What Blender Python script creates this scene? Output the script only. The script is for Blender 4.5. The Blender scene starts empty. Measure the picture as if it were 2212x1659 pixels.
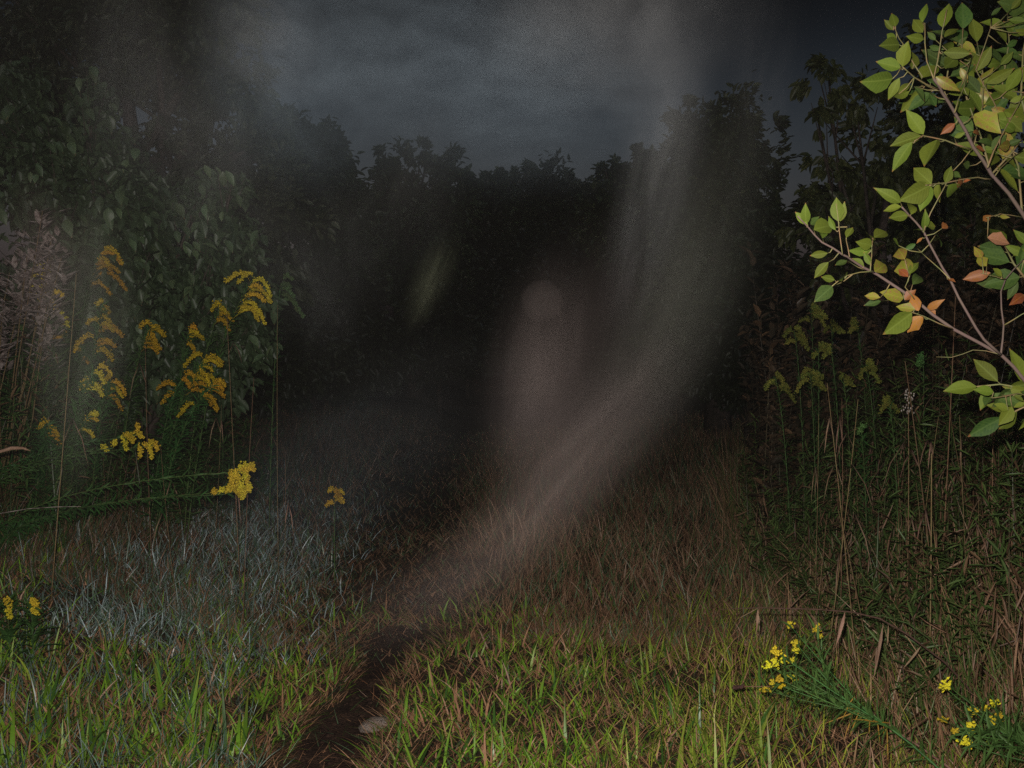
import bpy, math, random
import numpy as np
from mathutils import Vector, Matrix, Quaternion

# ------------------------------------------------------------------ camera, light, sky, exposure
S = bpy.context.scene
COL = S.collection
CAM_H, PITCH = 1.40, math.radians(-0.75)
cam_data = bpy.data.cameras.new("camera")
cam_data.lens = 36.0
cam_data.sensor_width = 36.0
cam_data.clip_start = 0.05
cam_data.clip_end = 2000.0
cam = bpy.data.objects.new("camera", cam_data)
COL.objects.link(cam)
cam.location = (0, 0, CAM_H)
cam.rotation_euler = (math.radians(90) + PITCH, 0, 0)
S.camera = cam

SUN_EL, SUN_ROT = math.radians(-1.5), math.radians(180)
world = bpy.data.worlds.new("World")
S.world = world
world.use_nodes = True
wn, wl = world.node_tree.nodes, world.node_tree.links
wn.clear()
w_out = wn.new("ShaderNodeOutputWorld")
w_bg = wn.new("ShaderNodeBackground")
w_sky = wn.new("ShaderNodeTexSky")
w_sky.sky_type = 'NISHITA'
w_sky.sun_disc = False
w_sky.sun_elevation = SUN_EL
w_sky.sun_rotation = SUN_ROT
w_sky.air_density = 1.0
w_sky.dust_density = 0.6
# late dusk: the Nishita sky cooled and deepened, seen through broken high cloud
w_tint = wn.new("ShaderNodeVectorMath"); w_tint.operation = 'MULTIPLY'
w_tint.inputs[1].default_value = (2.60, 3.0, 3.45)
w_gam = wn.new("ShaderNodeGamma"); w_gam.inputs["Gamma"].default_value = 2.7
w_tc = wn.new("ShaderNodeTexCoord"); w_nz = wn.new("ShaderNodeTexNoise")
w_nz.inputs["Scale"].default_value = 3.2; w_nz.inputs["Detail"].default_value = 4
w_mr = wn.new("ShaderNodeMapRange"); w_mr.inputs[1].default_value = 0.3; w_mr.inputs[2].default_value = 0.7
w_mr.inputs[3].default_value = 0.7; w_mr.inputs[4].default_value = 1.2
w_mul = wn.new("ShaderNodeVectorMath"); w_mul.operation = 'SCALE'
w_hsv = wn.new("ShaderNodeHueSaturation"); w_hsv.inputs["Saturation"].default_value = 0.35
wl.new(w_sky.outputs[0], w_hsv.inputs["Color"])
# the sky is multiplied darker with height: the strip above the trees stays brightest
w_sep = wn.new("ShaderNodeSeparateXYZ"); w_cl = wn.new("ShaderNodeMapRange"); w_cl.interpolation_type = 'SMOOTHSTEP'
w_cl.inputs[1].default_value = 0.17; w_cl.inputs[2].default_value = 0.37; w_cl.inputs[3].default_value = 1.0; w_cl.inputs[4].default_value = 0.12
w_m2 = wn.new("ShaderNodeMath"); w_m2.operation = 'MULTIPLY'
wl.new(w_tc.outputs["Generated"], w_sep.inputs[0]); wl.new(w_sep.outputs["Z"], w_cl.inputs[0])
wl.new(w_cl.outputs[0], w_m2.inputs[0]); wl.new(w_mr.outputs[0], w_m2.inputs[1])
wl.new(w_hsv.outputs[0], w_tint.inputs[0]); wl.new(w_tint.outputs[0], w_gam.inputs["Color"])
wl.new(w_tc.outputs["Generated"], w_nz.inputs["Vector"]); wl.new(w_nz.outputs["Fac"], w_mr.inputs[0])
wl.new(w_gam.outputs[0], w_mul.inputs[0]); wl.new(w_m2.outputs[0], w_mul.inputs["Scale"])
wl.new(w_mul.outputs[0], w_bg.inputs["Color"])
w_bg.inputs["Strength"].default_value = 0.036
wl.new(w_bg.outputs[0], w_out.inputs["Surface"])

# the photographer's flash: it fires just above and left of the lens and lights the near plants and mist
fl = bpy.data.lights.new("camera_flash", 'SPOT')
fl.energy = 620.0
fl.color = (1.0, 0.95, 0.87)
fl.shadow_soft_size = 0.012
fl.spot_size = math.radians(92)
fl.spot_blend = 0.9
flash = bpy.data.objects.new("camera_flash", fl)
COL.objects.link(flash)
flash.location = (-0.045, 0.0, CAM_H + 0.075)
flash.rotation_euler = (math.radians(90) + PITCH - math.radians(2.0), 0, math.radians(-1.0))

# the last glow of the day / moon: barely there
sl = bpy.data.lights.new("moonlight", 'SUN')
sl.energy = 0.09
sl.angle = math.radians(10)
sl.color = (0.75, 0.85, 1.0)
moon = bpy.data.objects.new("moonlight", sl)
COL.objects.link(moon)
moon.rotation_euler = (math.radians(35), 0, math.radians(30))

S.view_settings.view_transform = 'Standard'
S.view_settings.look = 'None'
S.view_settings.exposure = 0.0
S.view_settings.gamma = 1.0
S.view_settings.use_curve_mapping = False
S.render.engine = 'CYCLES'
S.cycles.max_bounces = 4
S.cycles.diffuse_bounces = 2
S.cycles.glossy_bounces = 2
S.cycles.transmission_bounces = 3
S.cycles.transparent_max_bounces = 64  # every mist boundary counts as one
S.cycles.volume_bounces = 0
S.cycles.volume_step_rate = 3.0
S.cycles.volume_max_steps = 32
S.cycles.use_denoising = False
S.cycles.use_adaptive_sampling = True
S.cycles.adaptive_threshold = 0.02

rnd = random.Random(7)
rng = np.random.default_rng(7)

# ------------------------------------------------------------------ helpers
F = 2212.0
cp, sp_ = math.cos(PITCH), math.sin(PITCH)


def W(u, v, d):
    """world point seen at (u, v) of the 2212 x 1659 view, d metres along the view axis"""
    x = d * (u - 1106.0) / F
    y = d
    z = -d * (v - 829.5) / F
    return Vector((x, y * cp - z * sp_, CAM_H + y * sp_ + z * cp))


def _hash(ix, iy, seed):
    n = (ix.astype(np.int64) * 374761393 + iy.astype(np.int64) * 668265263 + seed * 1442695041) & 0x7fffffff
    n = ((n ^ (n >> 13)) * 1274126177) & 0x7fffffff
    return ((n ^ (n >> 16)) & 0xffff) / 65535.0


def vnoise(x, y, seed=0):
    x = np.asarray(x, float); y = np.asarray(y, float)
    ix = np.floor(x); iy = np.floor(y)
    fx = x - ix; fy = y - iy
    fx = fx * fx * (3 - 2 * fx); fy = fy * fy * (3 - 2 * fy)
    a = _hash(ix, iy, seed); b = _hash(ix + 1, iy, seed)
    c = _hash(ix, iy + 1, seed); d = _hash(ix + 1, iy + 1, seed)
    return a + (b - a) * fx + (c - a) * fy + (a - b - c + d) * fx * fy


def fbm(x, y, seed=0, o=3):
    s = 0; a = 0.5; t = 0
    for i in range(o):
        s = s + a * vnoise(x * 2 ** i, y * 2 ** i, seed + i * 17); t += a; a *= 0.5
    return s / t


def sstep(e0, e1, x):
    t = np.clip((x - e0) / (e1 - e0), 0, 1)
    return t * t * (3 - 2 * t)


# worn track, in metres: from the camera's feet, a rut, then a broader trodden strip
PATH = np.array([(-0.64, 2.2), (-0.69, 3.2), (-0.705, 3.62), (-0.69, 4.05), (-0.665, 4.6), (-0.64, 5.05), (-0.57, 5.5),
                 (-0.72, 6.6), (-0.9, 8.5), (-1.1, 11.5), (-1.2, 16.0), (-1.1, 24.0)])


def path_dist(x, y):
    yc = np.clip(y, PATH[0, 1], PATH[-1, 1])
    px = np.interp(yc, PATH[:, 1], PATH[:, 0])
    return x - px


def rut_half(y):
    return np.interp(y, [2, 3.6, 4.2, 4.65, 4.95, 5.35, 5.6, 5.75, 7], [0.140, 0.130, 0.115, 0.075, 0.09, 0.19, 0.14, 0.02, 0.02])


def g(x, y):
    x = np.asarray(x, float); y = np.asarray(y, float)
    z = 0.48 * sstep(0.9, 3.2, -x) * sstep(2.5, 5.5, y)
    z = z + 0.30 * sstep(1.2, 3.4, x) * sstep(1.0, 4.0, y)
    z = z + 0.09 * (fbm(x * 0.9, y * 0.9, 3) - 0.5) + 0.035 * (fbm(x * 4.5, y * 4.5, 5) - 0.5)
    pd = path_dist(x, y)
    k = np.exp(-(pd / (rut_half(y) * 1.25)) ** 4) * (1 - sstep(5.4, 6.2, y))
    z = z - 0.055 * k
    z = z - 0.03 * np.exp(-(pd / 0.8) ** 2)
    far = np.hypot(x, y)
    z = z + 0.6 * sstep(14, 40, far) * fbm(x * 0.06, y * 0.06, 9)
    return z


def gz(x, y):
    return float(g(x, y))


def G(u, v):
    """where the ray through (u, v) meets the ground"""
    o = Vector((0, 0, CAM_H)); dv = (W(u, v, 1.0) - o)
    t = 1.0
    while t < 90:
        p = o + dv * t
        if p.z < gz(p.x, p.y):
            return p
        t += 0.02 + t * 0.004
    return o + dv * 60


def np_mesh(name, V, tris=None, quads=None, tint=None, smooth=False):
    me = bpy.data.meshes.new(name)
    V = np.asarray(V, np.float32)
    nt = 0 if tris is None else len(tris)
    nq = 0 if quads is None else len(quads)
    me.vertices.add(len(V))
    me.vertices.foreach_set("co", V.ravel())
    me.loops.add(nt * 3 + nq * 4)
    parts = []
    if nt: parts.append(np.asarray(tris, np.int32).ravel())
    if nq: parts.append(np.asarray(quads, np.int32).ravel())
    me.loops.foreach_set("vertex_index", np.concatenate(parts))
    me.polygons.add(nt + nq)
    st = np.concatenate([np.arange(nt) * 3, nt * 3 + np.arange(nq) * 4]).astype(np.int32)
    me.polygons.foreach_set("loop_start", st)
    if smooth:
        me.polygons.foreach_set("use_smooth", np.ones(nt + nq, bool))
    if tint is not None:
        ca = me.color_attributes.new("tint", 'FLOAT_COLOR', 'POINT')
        c = np.ones((len(V), 4), np.float32); c[:, :3] = tint
        ca.data.foreach_set("color", c.ravel())
    me.update(calc_edges=True)
    return me


class MB:
    """collects tubes and faces into one mesh"""
    def __init__(s): s.v, s.t, s.q = [], [], []

    def tube(s, pts, rad, n=6):
        pts = [Vector(p) for p in pts]
        if not hasattr(rad, '__len__'): rad = [rad] * len(pts)
        base = len(s.v); up = Vector((0.31, 0.2, 0.93)).normalized()
        for i, p in enumerate(pts):
            t = (pts[min(i + 1, len(pts) - 1)] - pts[max(i - 1, 0)])
            t = t.normalized() if t.length > 1e-9 else Vector((0, 0, 1))
            a = t.cross(up)
            a = a.normalized() if a.length > 1e-3 else t.orthogonal().normalized()
            b = t.cross(a)
            for k in range(n):
                an = 2 * math.pi * k / n
                s.v.append(p + (a * math.cos(an) + b * math.sin(an)) * rad[i])
        for i in range(len(pts) - 1):
            for k in range(n):
                k2 = (k + 1) % n
                s.q.append((base + i * n + k, base + i * n + k2, base + (i + 1) * n + k2, base + (i + 1) * n + k))
        s.v.append(pts[0]); s.v.append(pts[-1])
        c0, c1 = len(s.v) - 2, len(s.v) - 1
        e = base + (len(pts) - 1) * n
        for k in range(n):
            s.t.append((c0, base + (k + 1) % n, base + k)); s.t.append((c1, e + k, e + (k + 1) % n))

    def blob(s, c, r, sq=(1, 1, 1)):
        b = len(s.v); c = Vector(c)
        for d in ((1, 0, 0), (-1, 0, 0), (0, 1, 0), (0, -1, 0), (0, 0, 1), (0, 0, -1)):
            s.v.append(c + Vector((d[0] * r * sq[0], d[1] * r * sq[1], d[2] * r * sq[2])))
        for f in ((0, 2, 4), (2, 1, 4), (1, 3, 4), (3, 0, 4), (2, 0, 5), (1, 2, 5), (3, 1, 5), (0, 3, 5)):
            s.t.append(tuple(b + i for i in f))

    def leaf(s, base, tip, nrm, w, droop=0.0, fold=0.18):
        """six point leaf folded on its midrib"""
        base = Vector(base); tip = Vector(tip); ax = tip - base; L = ax.length
        if L < 1e-6: return
        sd = ax.cross(nrm)
        sd = sd.normalized() if sd.length > 1e-6 else ax.orthogonal().normalized()
        n = sd.cross(ax).normalized()
        m = base + ax * 0.5 + n * (droop * L)
        b = len(s.v)
        s.v += [base, base + ax * 0.3 + sd * w * .48 + n * (fold * w + droop * L * .8), base + ax * .68 + sd * w * .36 + n * (fold * w + droop * L * .8), tip,
                base + ax * .68 - sd * w * .36 + n * (fold * w + droop * L * .8), base + ax * 0.3 - sd * w * .48 + n * (fold * w + droop * L * .8), m]
        s.t += [(b, b + 1, b + 6), (b + 1, b + 2, b + 6), (b + 2, b + 3, b + 6), (b + 3, b + 4, b + 6), (b + 4, b + 5, b + 6), (b + 5, b, b + 6)]

    def build(s, name, mat, parent=None, smooth=False, kind=None):
        me = np_mesh(name, np.array([tuple(p) for p in s.v]), s.t or None, s.q or None, smooth=smooth)
        me.materials.append(mat)
        o = bpy.data.objects.new(name, me); COL.objects.link(o)
        if parent: o.parent = parent; o.matrix_parent_inverse = Matrix.Translation(-Vector(parent.location))
        if kind: o["kind"] = kind
        return o


def root(name, loc, label, cat, group=None):
    o = bpy.data.objects.new(name, None); COL.objects.link(o)
    o.location = loc; o.empty_display_size = 0.1
    o["label"] = label; o["category"] = cat
    if group: o["group"] = group
    return o


def put(name, me, parent=None, kind=None, label=None, group=None, cat=None):
    o = bpy.data.objects.new(name, me); COL.objects.link(o)
    if parent: o.parent = parent; o.matrix_parent_inverse = Matrix.Translation(-Vector(parent.location))
    for k, v in (("kind", kind), ("label", label), ("group", group), ("category", cat)):
        if v: o[k] = v
    return o


# ------------------------------------------------------------------ materials
def plant_mat(name, color=None, var=0.25, rough=0.5, spec=0.35, transl=0.2, noise=18.0, second=None, tint=False, midrib=False):
    m = bpy.data.materials.new(name); m.use_nodes = True
    nt = m.node_tree; N, L = nt.nodes, nt.links; N.clear()
    out = N.new("ShaderNodeOutputMaterial"); bs = N.new("ShaderNodeBsdfPrincipled")
    bs.inputs["Roughness"].default_value = rough
    bs.inputs["Specular IOR Level"].default_value = spec
    tc = N.new("ShaderNodeTexCoord"); nz = N.new("ShaderNodeTexNoise")
    nz.inputs["Scale"].default_value = noise; nz.inputs["Detail"].default_value = 3
    L.new(tc.outputs["Object"], nz.inputs["Vector"])
    if tint:
        at = N.new("ShaderNodeAttribute"); at.attribute_name = "tint"; src = at.outputs["Color"]
    else:
        mx = N.new("ShaderNodeMix"); mx.data_type = 'RGBA'
        mx.inputs[6].default_value = (*color, 1)
        mx.inputs[7].default_value = (*(second or tuple(c * 0.6 for c in color)), 1)
        rp = N.new("ShaderNodeMapRange"); rp.inputs[1].default_value = 0.42; rp.inputs[2].default_value = 0.66
        L.new(nz.outputs["Fac"], rp.inputs[0]); L.new(rp.outputs[0], mx.inputs[0]); src = mx.outputs[2]
    oi = N.new("ShaderNodeObjectInfo"); hs = N.new("ShaderNodeHueSaturation")
    mr = N.new("ShaderNodeMapRange"); mr.inputs[3].default_value = 1 - var; mr.inputs[4].default_value = 1 + var
    L.new(oi.outputs["Random"], mr.inputs[0]); L.new(mr.outputs[0], hs.inputs["Value"])
    if not tint:
        mh = N.new("ShaderNodeMapRange"); mh.inputs[3].default_value = 0.5 - 0.02; mh.inputs[4].default_value = 0.5 + 0.02
        ml = N.new("ShaderNodeMath"); ml.operation = 'MULTIPLY'; ml.inputs[1].default_value = 7.31
        fr = N.new("ShaderNodeMath"); fr.operation = 'FRACT'
        L.new(oi.outputs["Random"], ml.inputs[0]); L.new(ml.outputs[0], fr.inputs[0]); L.new(fr.outputs[0], mh.inputs[0]); L.new(mh.outputs[0], hs.inputs["Hue"])
    L.new(src, hs.inputs["Color"]); col = hs.outputs[0]
    if midrib:
        # pale midrib and side veins: leaves lie along local Y, width along X
        sx = N.new("ShaderNodeSeparateXYZ"); L.new(tc.outputs["Object"], sx.inputs[0])
        ab = N.new("ShaderNodeMath"); ab.operation = 'ABSOLUTE'; L.new(sx.outputs[0], ab.inputs[0])
        mr2 = N.new("ShaderNodeMapRange"); mr2.inputs[1].default_value = 0.012; mr2.inputs[2].default_value = 0.03
        mr2.inputs[3].default_value = 0.45; mr2.inputs[4].default_value = 0.0
        L.new(ab.outputs[0], mr2.inputs[0])
        # side veins: stripes slanting to the tip
        ad = N.new("ShaderNodeMath"); ad.operation = 'MULTIPLY_ADD'; ad.inputs[1].default_value = -0.9
        L.new(ab.outputs[0], ad.inputs[0]); L.new(sx.outputs[1], ad.inputs[2])
        m3 = N.new("ShaderNodeMath"); m3.operation = 'MULTIPLY'; m3.inputs[1].default_value = 62.0; L.new(ad.outputs[0], m3.inputs[0])
        sn = N.new("ShaderNodeMath"); sn.operation = 'SINE'; L.new(m3.outputs[0], sn.inputs[0])
        m4 = N.new("ShaderNodeMapRange"); m4.inputs[1].default_value = 0.6; m4.inputs[2].default_value = 1.0; m4.inputs[4].default_value = 0.22
        L.new(sn.outputs[0], m4.inputs[0])
        mxx = N.new("ShaderNodeMath"); mxx.operation = 'MAXIMUM'; L.new(mr2.outputs[0], mxx.inputs[0]); L.new(m4.outputs[0], mxx.inputs[1])
        mv = N.new("ShaderNodeMix"); mv.data_type = 'RGBA'; mv.inputs[7].default_value = tuple(min(1, c * 1.35 + 0.012) for c in color) + (1,)
        L.new(mxx.outputs[0], mv.inputs[0]); L.new(col, mv.inputs[6]); col = mv.outputs[2]
        # browned tip and insect spots
        nb = N.new("ShaderNodeTexNoise"); nb.inputs["Scale"].default_value = 5.0; L.new(tc.outputs["Object"], nb.inputs["Vector"])
        ty = N.new("ShaderNodeMath"); ty.operation = 'MULTIPLY_ADD'; ty.inputs[1].default_value = 0.45; L.new(nb.outputs["Fac"], ty.inputs[0]); L.new(sx.outputs[1], ty.inputs[2])
        tr2 = N.new("ShaderNodeMapRange"); tr2.inputs[1].default_value = 1.12; tr2.inputs[2].default_value = 1.24; tr2.inputs[4].default_value = 0.8; L.new(ty.outputs[0], tr2.inputs[0])
        mt = N.new("ShaderNodeMix"); mt.data_type = 'RGBA'; mt.inputs[7].default_value = (.16, .055, .02, 1)
        L.new(tr2.outputs[0], mt.inputs[0]); L.new(col, mt.inputs[6]); col = mt.outputs[2]
    L.new(col, bs.inputs["Base Color"])
    if transl > 0:
        tr = N.new("ShaderNodeBsdfTranslucent"); L.new(col, tr.inputs["Color"])
        ms = N.new("ShaderNodeMixShader"); ms.inputs[0].default_value = transl
        L.new(bs.outputs[0], ms.inputs[1]); L.new(tr.outputs[0], ms.inputs[2]); L.new(ms.outputs[0], out.inputs["Surface"])
    else:
        L.new(bs.outputs[0], out.inputs["Surface"])
    return m


def soil_mat(name, c1, c2, c3, sc=6.0):
    m = bpy.data.materials.new(name); m.use_nodes = True
    nt = m.node_tree; N, L = nt.nodes, nt.links
    bs = N["Principled BSDF"]; bs.inputs["Roughness"].default_value = 0.95
    bs.inputs["Specular IOR Level"].default_value = 0.1
    tc = N.new("ShaderNodeTexCoord")
    a = N.new("ShaderNodeTexNoise"); a.inputs["Scale"].default_value = sc; a.inputs["Detail"].default_value = 8
    b = N.new("ShaderNodeTexNoise"); b.inputs["Scale"].default_value = sc * 12; b.inputs["Detail"].default_value = 6
    L.new(tc.outputs["Object"], a.inputs["Vector"]); L.new(tc.outputs["Object"], b.inputs["Vector"])
    r = N.new("ShaderNodeValToRGB"); r.color_ramp.elements[0].position = 0.35; r.color_ramp.elements[1].position = 0.68
    r.color_ramp.elements[0].color = (*c1, 1); r.color_ramp.elements[1].color = (*c2, 1)
    L.new(a.outputs["Fac"], r.inputs[0])
    mx = N.new("ShaderNodeMix"); mx.data_type = 'RGBA'; mx.inputs[7].default_value = (*c3, 1)
    mr = N.new("ShaderNodeMapRange"); mr.inputs[1].default_value = 0.5; mr.inputs[2].default_value = 0.7
    L.new(b.outputs["Fac"], mr.inputs[0]); L.new(mr.outputs[0], mx.inputs[0]); L.new(r.outputs[0], mx.inputs[6])
    L.new(mx.outputs[2], bs.inputs["Base Color"])
    bp = N.new("ShaderNodeBump"); bp.inputs["Strength"].default_value = 0.8; bp.inputs["Distance"].default_value = 0.02
    L.new(b.outputs["Fac"], bp.inputs["Height"]); L.new(bp.outputs[0], bs.inputs["Normal"])
    return m


M_ground = soil_mat("ground_soil", (0.030, 0.020, 0.013), (0.060, 0.038, 0.022), (0.02, 0.018, 0.009), 3.0)
M_dirt = soil_mat("bare_dirt", (0.028, 0.015, 0.011), (0.060, 0.034, 0.023), (0.012, 0.007, 0.006), 9.0)
M_stone = soil_mat("stone", (0.20, 0.16, 0.135), (0.30, 0.24, 0.21), (0.14, 0.11, 0.09), 14.0)
M_grass = plant_mat("grass_blades", tint=True, var=0, rough=0.45, spec=0.4, transl=0.25)
M_pale = plant_mat("silvery_grass", tint=True, var=0, rough=0.38, spec=0.7, transl=0.1)
M_foliage = plant_mat("tree_foliage", tint=True, var=0, rough=0.45, spec=0.4, transl=0.2)
M_leaf_g = plant_mat("leaf_green", (0.080, 0.104, 0.011), 0.3, 0.65, 0.15, 0.15, 12, (0.070, 0.092, 0.010), midrib=True)
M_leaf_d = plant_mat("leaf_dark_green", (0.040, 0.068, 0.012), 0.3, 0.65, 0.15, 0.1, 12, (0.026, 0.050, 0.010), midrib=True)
M_leaf_y = plant_mat("leaf_yellow_green", (0.15, 0.145, 0.016), 0.2, 0.45, 0.3, 0.15, 9, (0.17, 0.09, 0.03), midrib=True)
M_leaf_o = plant_mat("leaf_orange", (0.17, 0.062, 0.010), 0.25, 0.55, 0.25, 0.1, 9, (0.17, 0.065, 0.03), midrib=True)
M_leaf_t = plant_mat("leaf_tan", (0.22, 0.10, 0.05), 0.2, 0.6, 0.2, 0.1, 9, (0.25, 0.11, 0.07), midrib=True)
M_bark = plant_mat("shrub_bark", (0.115, 0.085, 0.065), 0.1, 0.7, 0.2, 0, 40, (0.11, 0.075, 0.065))
M_twig = plant_mat("green_twig", (0.12, 0.12, 0.045), 0.15, 0.6, 0.25, 0, 40, (0.17, 0.11, 0.05))
M_trunk = plant_mat("tree_bark", (0.07, 0.055, 0.045), 0.2, 0.9, 0.1, 0, 14, (0.03, 0.025, 0.02))
M_gold = plant_mat("goldenrod_orange_yellow", (0.50, 0.31, 0.016), 0.15, 0.8, 0.1, 0.1, 60, (0.30, 0.20, 0.014))
M_yel = plant_mat("goldenrod_yellow", (0.60, 0.46, 0.035), 0.15, 0.8, 0.1, 0.1, 60, (0.40, 0.30, 0.02))
M_lemon = plant_mat("goldenrod_lemon", (0.82, 0.70, 0.04), 0.1, 0.8, 0.1, 0.1, 60, (0.60, 0.50, 0.03))
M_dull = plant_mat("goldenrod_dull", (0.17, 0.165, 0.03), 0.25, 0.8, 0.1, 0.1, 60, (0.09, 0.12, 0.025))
M_stem = plant_mat("goldenrod_stem", (0.065, 0.12, 0.035), 0.2, 0.6, 0.25, 0, 30, (0.05, 0.07, 0.02))
M_fol = plant_mat("goldenrod_leaves", (0.050, 0.125, 0.030), 0.25, 0.5, 0.3, 0.2, 25, (0.03, 0.07, 0.018))
M_folb = plant_mat("goldenrod_leaves_fresh", (0.085, 0.19, 0.045), 0.2, 0.5, 0.3, 0.2, 25, (0.05, 0.12, 0.03))
M_folo = plant_mat("withered_orange_leaves", (0.30, 0.155, 0.025), 0.2, 0.6, 0.2, 0.1, 25, (0.20, 0.12, 0.02))
M_dry = plant_mat("dry_straw", (0.20, 0.135, 0.070), 0.3, 0.7, 0.2, 0.1, 20, (0.16, 0.085, 0.045))
M_dryp = plant_mat("dry_leaf_blade", (0.30, 0.19, 0.13), 0.2, 0.7, 0.2, 0.1, 20, (0.20, 0.11, 0.07))
M_silver = plant_mat("silvery_leaf", (0.38, 0.32, 0.29), 0.2, 0.6, 0.4, 0.1, 30, (0.10, 0.07, 0.055))
M_seed = plant_mat("seed_head", (0.08, 0.045, 0.035), 0.2, 0.9, 0.1, 0, 60, (0.05, 0.03, 0.02))

# ------------------------------------------------------------------ ground
def axis(lo, hi, fine_lo, fine_hi, step, ratio=1.06):
    a = list(np.arange(fine_lo, fine_hi, step))
    s = step; p = fine_hi
    while p < hi: a.append(p); s *= ratio; p += s
    a.append(hi); s = step; p = fine_lo - step; b = []
    while p > lo: b.append(p); s *= ratio; p -= s
    b.append(lo)
    return np.array(sorted(set(b + a)))


xs = axis(-220, 220, -3.5, 3.5, 0.045)
ys = axis(-30, 400, 2.4, 9.0, 0.045, 1.035)
X, Y = np.meshgrid(xs, ys)
Z = g(X, Y)
V = np.stack([X, Y, Z], -1).reshape(-1, 3)
nx, ny = len(xs), len(ys)
ii = (np.arange(ny - 1)[:, None] * nx + np.arange(nx - 1)[None, :]).ravel()
Q = np.stack([ii, ii + 1, ii + nx + 1, ii + nx], -1)
me = np_mesh("ground", V, quads=Q, smooth=True); me.materials.append(M_ground)
put("ground", me, kind="structure")

# bare dirt of the track: a sheet 4 mm above the ground, ragged at its edges
py = np.arange(2.3, 5.75, 0.03); k = np.linspace(-1, 1, 15)
PX = np.interp(py, PATH[:, 1], PATH[:, 0])
hw = rut_half(py)
edge = 0.75 + 0.6 * vnoise(py * 7, 0 * py, 31)
edge2 = 0.75 + 0.6 * vnoise(py * 7, 0 * py + 9, 37)
XX = PX[:, None] + hw[:, None] * np.where(k[None, :] < 0, k[None, :] * edge[:, None], k[None, :] * edge2[:, None])
YY = np.repeat(py[:, None], len(k), 1)
ZZ = g(XX, YY) + 0.004 + 0.012 * (1 - k[None, :] ** 2) * vnoise(XX * 40, YY * 40, 5)
V = np.stack([XX, YY, ZZ], -1).reshape(-1, 3); nk = len(k)
ii = (np.arange(len(py) - 1)[:, None] * nk + np.arange(nk - 1)[None, :]).ravel()
me = np_mesh("path", V, quads=np.stack([ii, ii + 1, ii + nk + 1, ii + nk], -1), smooth=True); me.materials.append(M_dirt)
put("path", me, kind="structure")

# crumbs of soil in the rut
mb = MB()
for k in range(900):
    y_ = rnd.uniform(2.9, 5.7); hw_ = float(rut_half(y_)); x_ = float(np.interp(y_, PATH[:, 1], PATH[:, 0])) + rnd.gauss(0, .5) * hw_
    r_ = rnd.uniform(.003, .011) if rnd.random() < .9 else rnd.uniform(.011, .022)
    mb.blob((x_, y_, gz(x_, y_) + .006), r_, (rnd.uniform(.7, 1.5), rnd.uniform(.7, 1.4), rnd.uniform(.5, .9)))
o = mb.build("soil_crumbs", M_dirt, kind="stuff"); o["label"] = "crumbs and clods of dark soil lying in the worn rut"

# ------------------------------------------------------------------ mist (lit by the flash, real scattering)
def mist_mat(name, density, color, seed, nscale=2.2, contrast=(0.35, 0.72), floor=0.15, stretch=(1, 1, 1), power=2.8):
    m = bpy.data.materials.new(name); m.use_nodes = True
    nt = m.node_tree; N, L = nt.nodes, nt.links; N.clear()
    out = N.new("ShaderNodeOutputMaterial"); pv = N.new("ShaderNodeVolumePrincipled")
    pv.inputs["Color"].default_value = (*color, 1); pv.inputs["Anisotropy"].default_value = 0.0
    tc = N.new("ShaderNodeTexCoord")
    ln = N.new("ShaderNodeVectorMath"); ln.operation = 'DOT_PRODUCT'
    L.new(tc.outputs["Object"], ln.inputs[0]); L.new(tc.outputs["Object"], ln.inputs[1])
    f = N.new("ShaderNodeMapRange"); f.inputs[1].default_value = 1.0; f.inputs[2].default_value = 0.0
    L.new(ln.outputs["Value"], f.inputs[0])
    pw = N.new("ShaderNodeMath"); pw.operation = 'POWER'; pw.inputs[1].default_value = power; L.new(f.outputs[0], pw.inputs[0])
    mp = N.new("ShaderNodeMapping"); mp.inputs["Location"].default_value = (seed * 3.1, seed * 1.7, seed * 2.3)
    mp.inputs["Scale"].default_value = stretch
    L.new(tc.outputs["Object"], mp.inputs["Vector"])
    nz = N.new("ShaderNodeTexNoise"); nz.inputs["Scale"].default_value = nscale; nz.inputs["Detail"].default_value = 4
    nz.inputs["Roughness"].default_value = 0.62; nz.inputs["Distortion"].default_value = 1.0
    L.new(mp.outputs[0], nz.inputs["Vector"])
    r = N.new("ShaderNodeMapRange"); r.inputs[1].default_value = contrast[0]; r.inputs[2].default_value = contrast[1]
    r.inputs[3].default_value = floor; r.inputs[4].default_value = 1.0
    L.new(nz.outputs["Fac"], r.inputs[0])
    a = N.new("ShaderNodeMath"); a.operation = 'MULTIPLY'; L.new(pw.outputs[0], a.inputs[0]); L.new(r.outputs[0], a.inputs[1])
    b = N.new("ShaderNodeMath"); b.operation = 'MULTIPLY'; b.inputs[1].default_value = density; L.new(a.outputs[0], b.inputs[0])
    L.new(b.outputs[0], pv.inputs["Density"]); L.new(pv.outputs[0], out.inputs["Volume"])
    return m


def uv_ball(name, nu=20, nv=12):
    v = [(0, 0, 1)]
    for j in range(1, nv):
        t = math.pi * j / nv
        for i in range(nu):
            p = 2 * math.pi * i / nu
            v.append((math.sin(t) * math.cos(p), math.sin(t) * math.sin(p), math.cos(t)))
    v.append((0, 0, -1)); T, Qd = [], []
    for i in range(nu):
        T.append((0, 1 + i, 1 + (i + 1) % nu)); e = 1 + (nv - 2) * nu
        T.append((len(v) - 1, e + (i + 1) % nu, e + i))
    for j in range(nv - 2):
        for i in range(nu):
            a = 1 + j * nu + i; b = 1 + j * nu + (i + 1) % nu
            Qd.append((a, a + nu, b + nu, b))
    return np_mesh(name, np.array(v), T, Qd)


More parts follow.
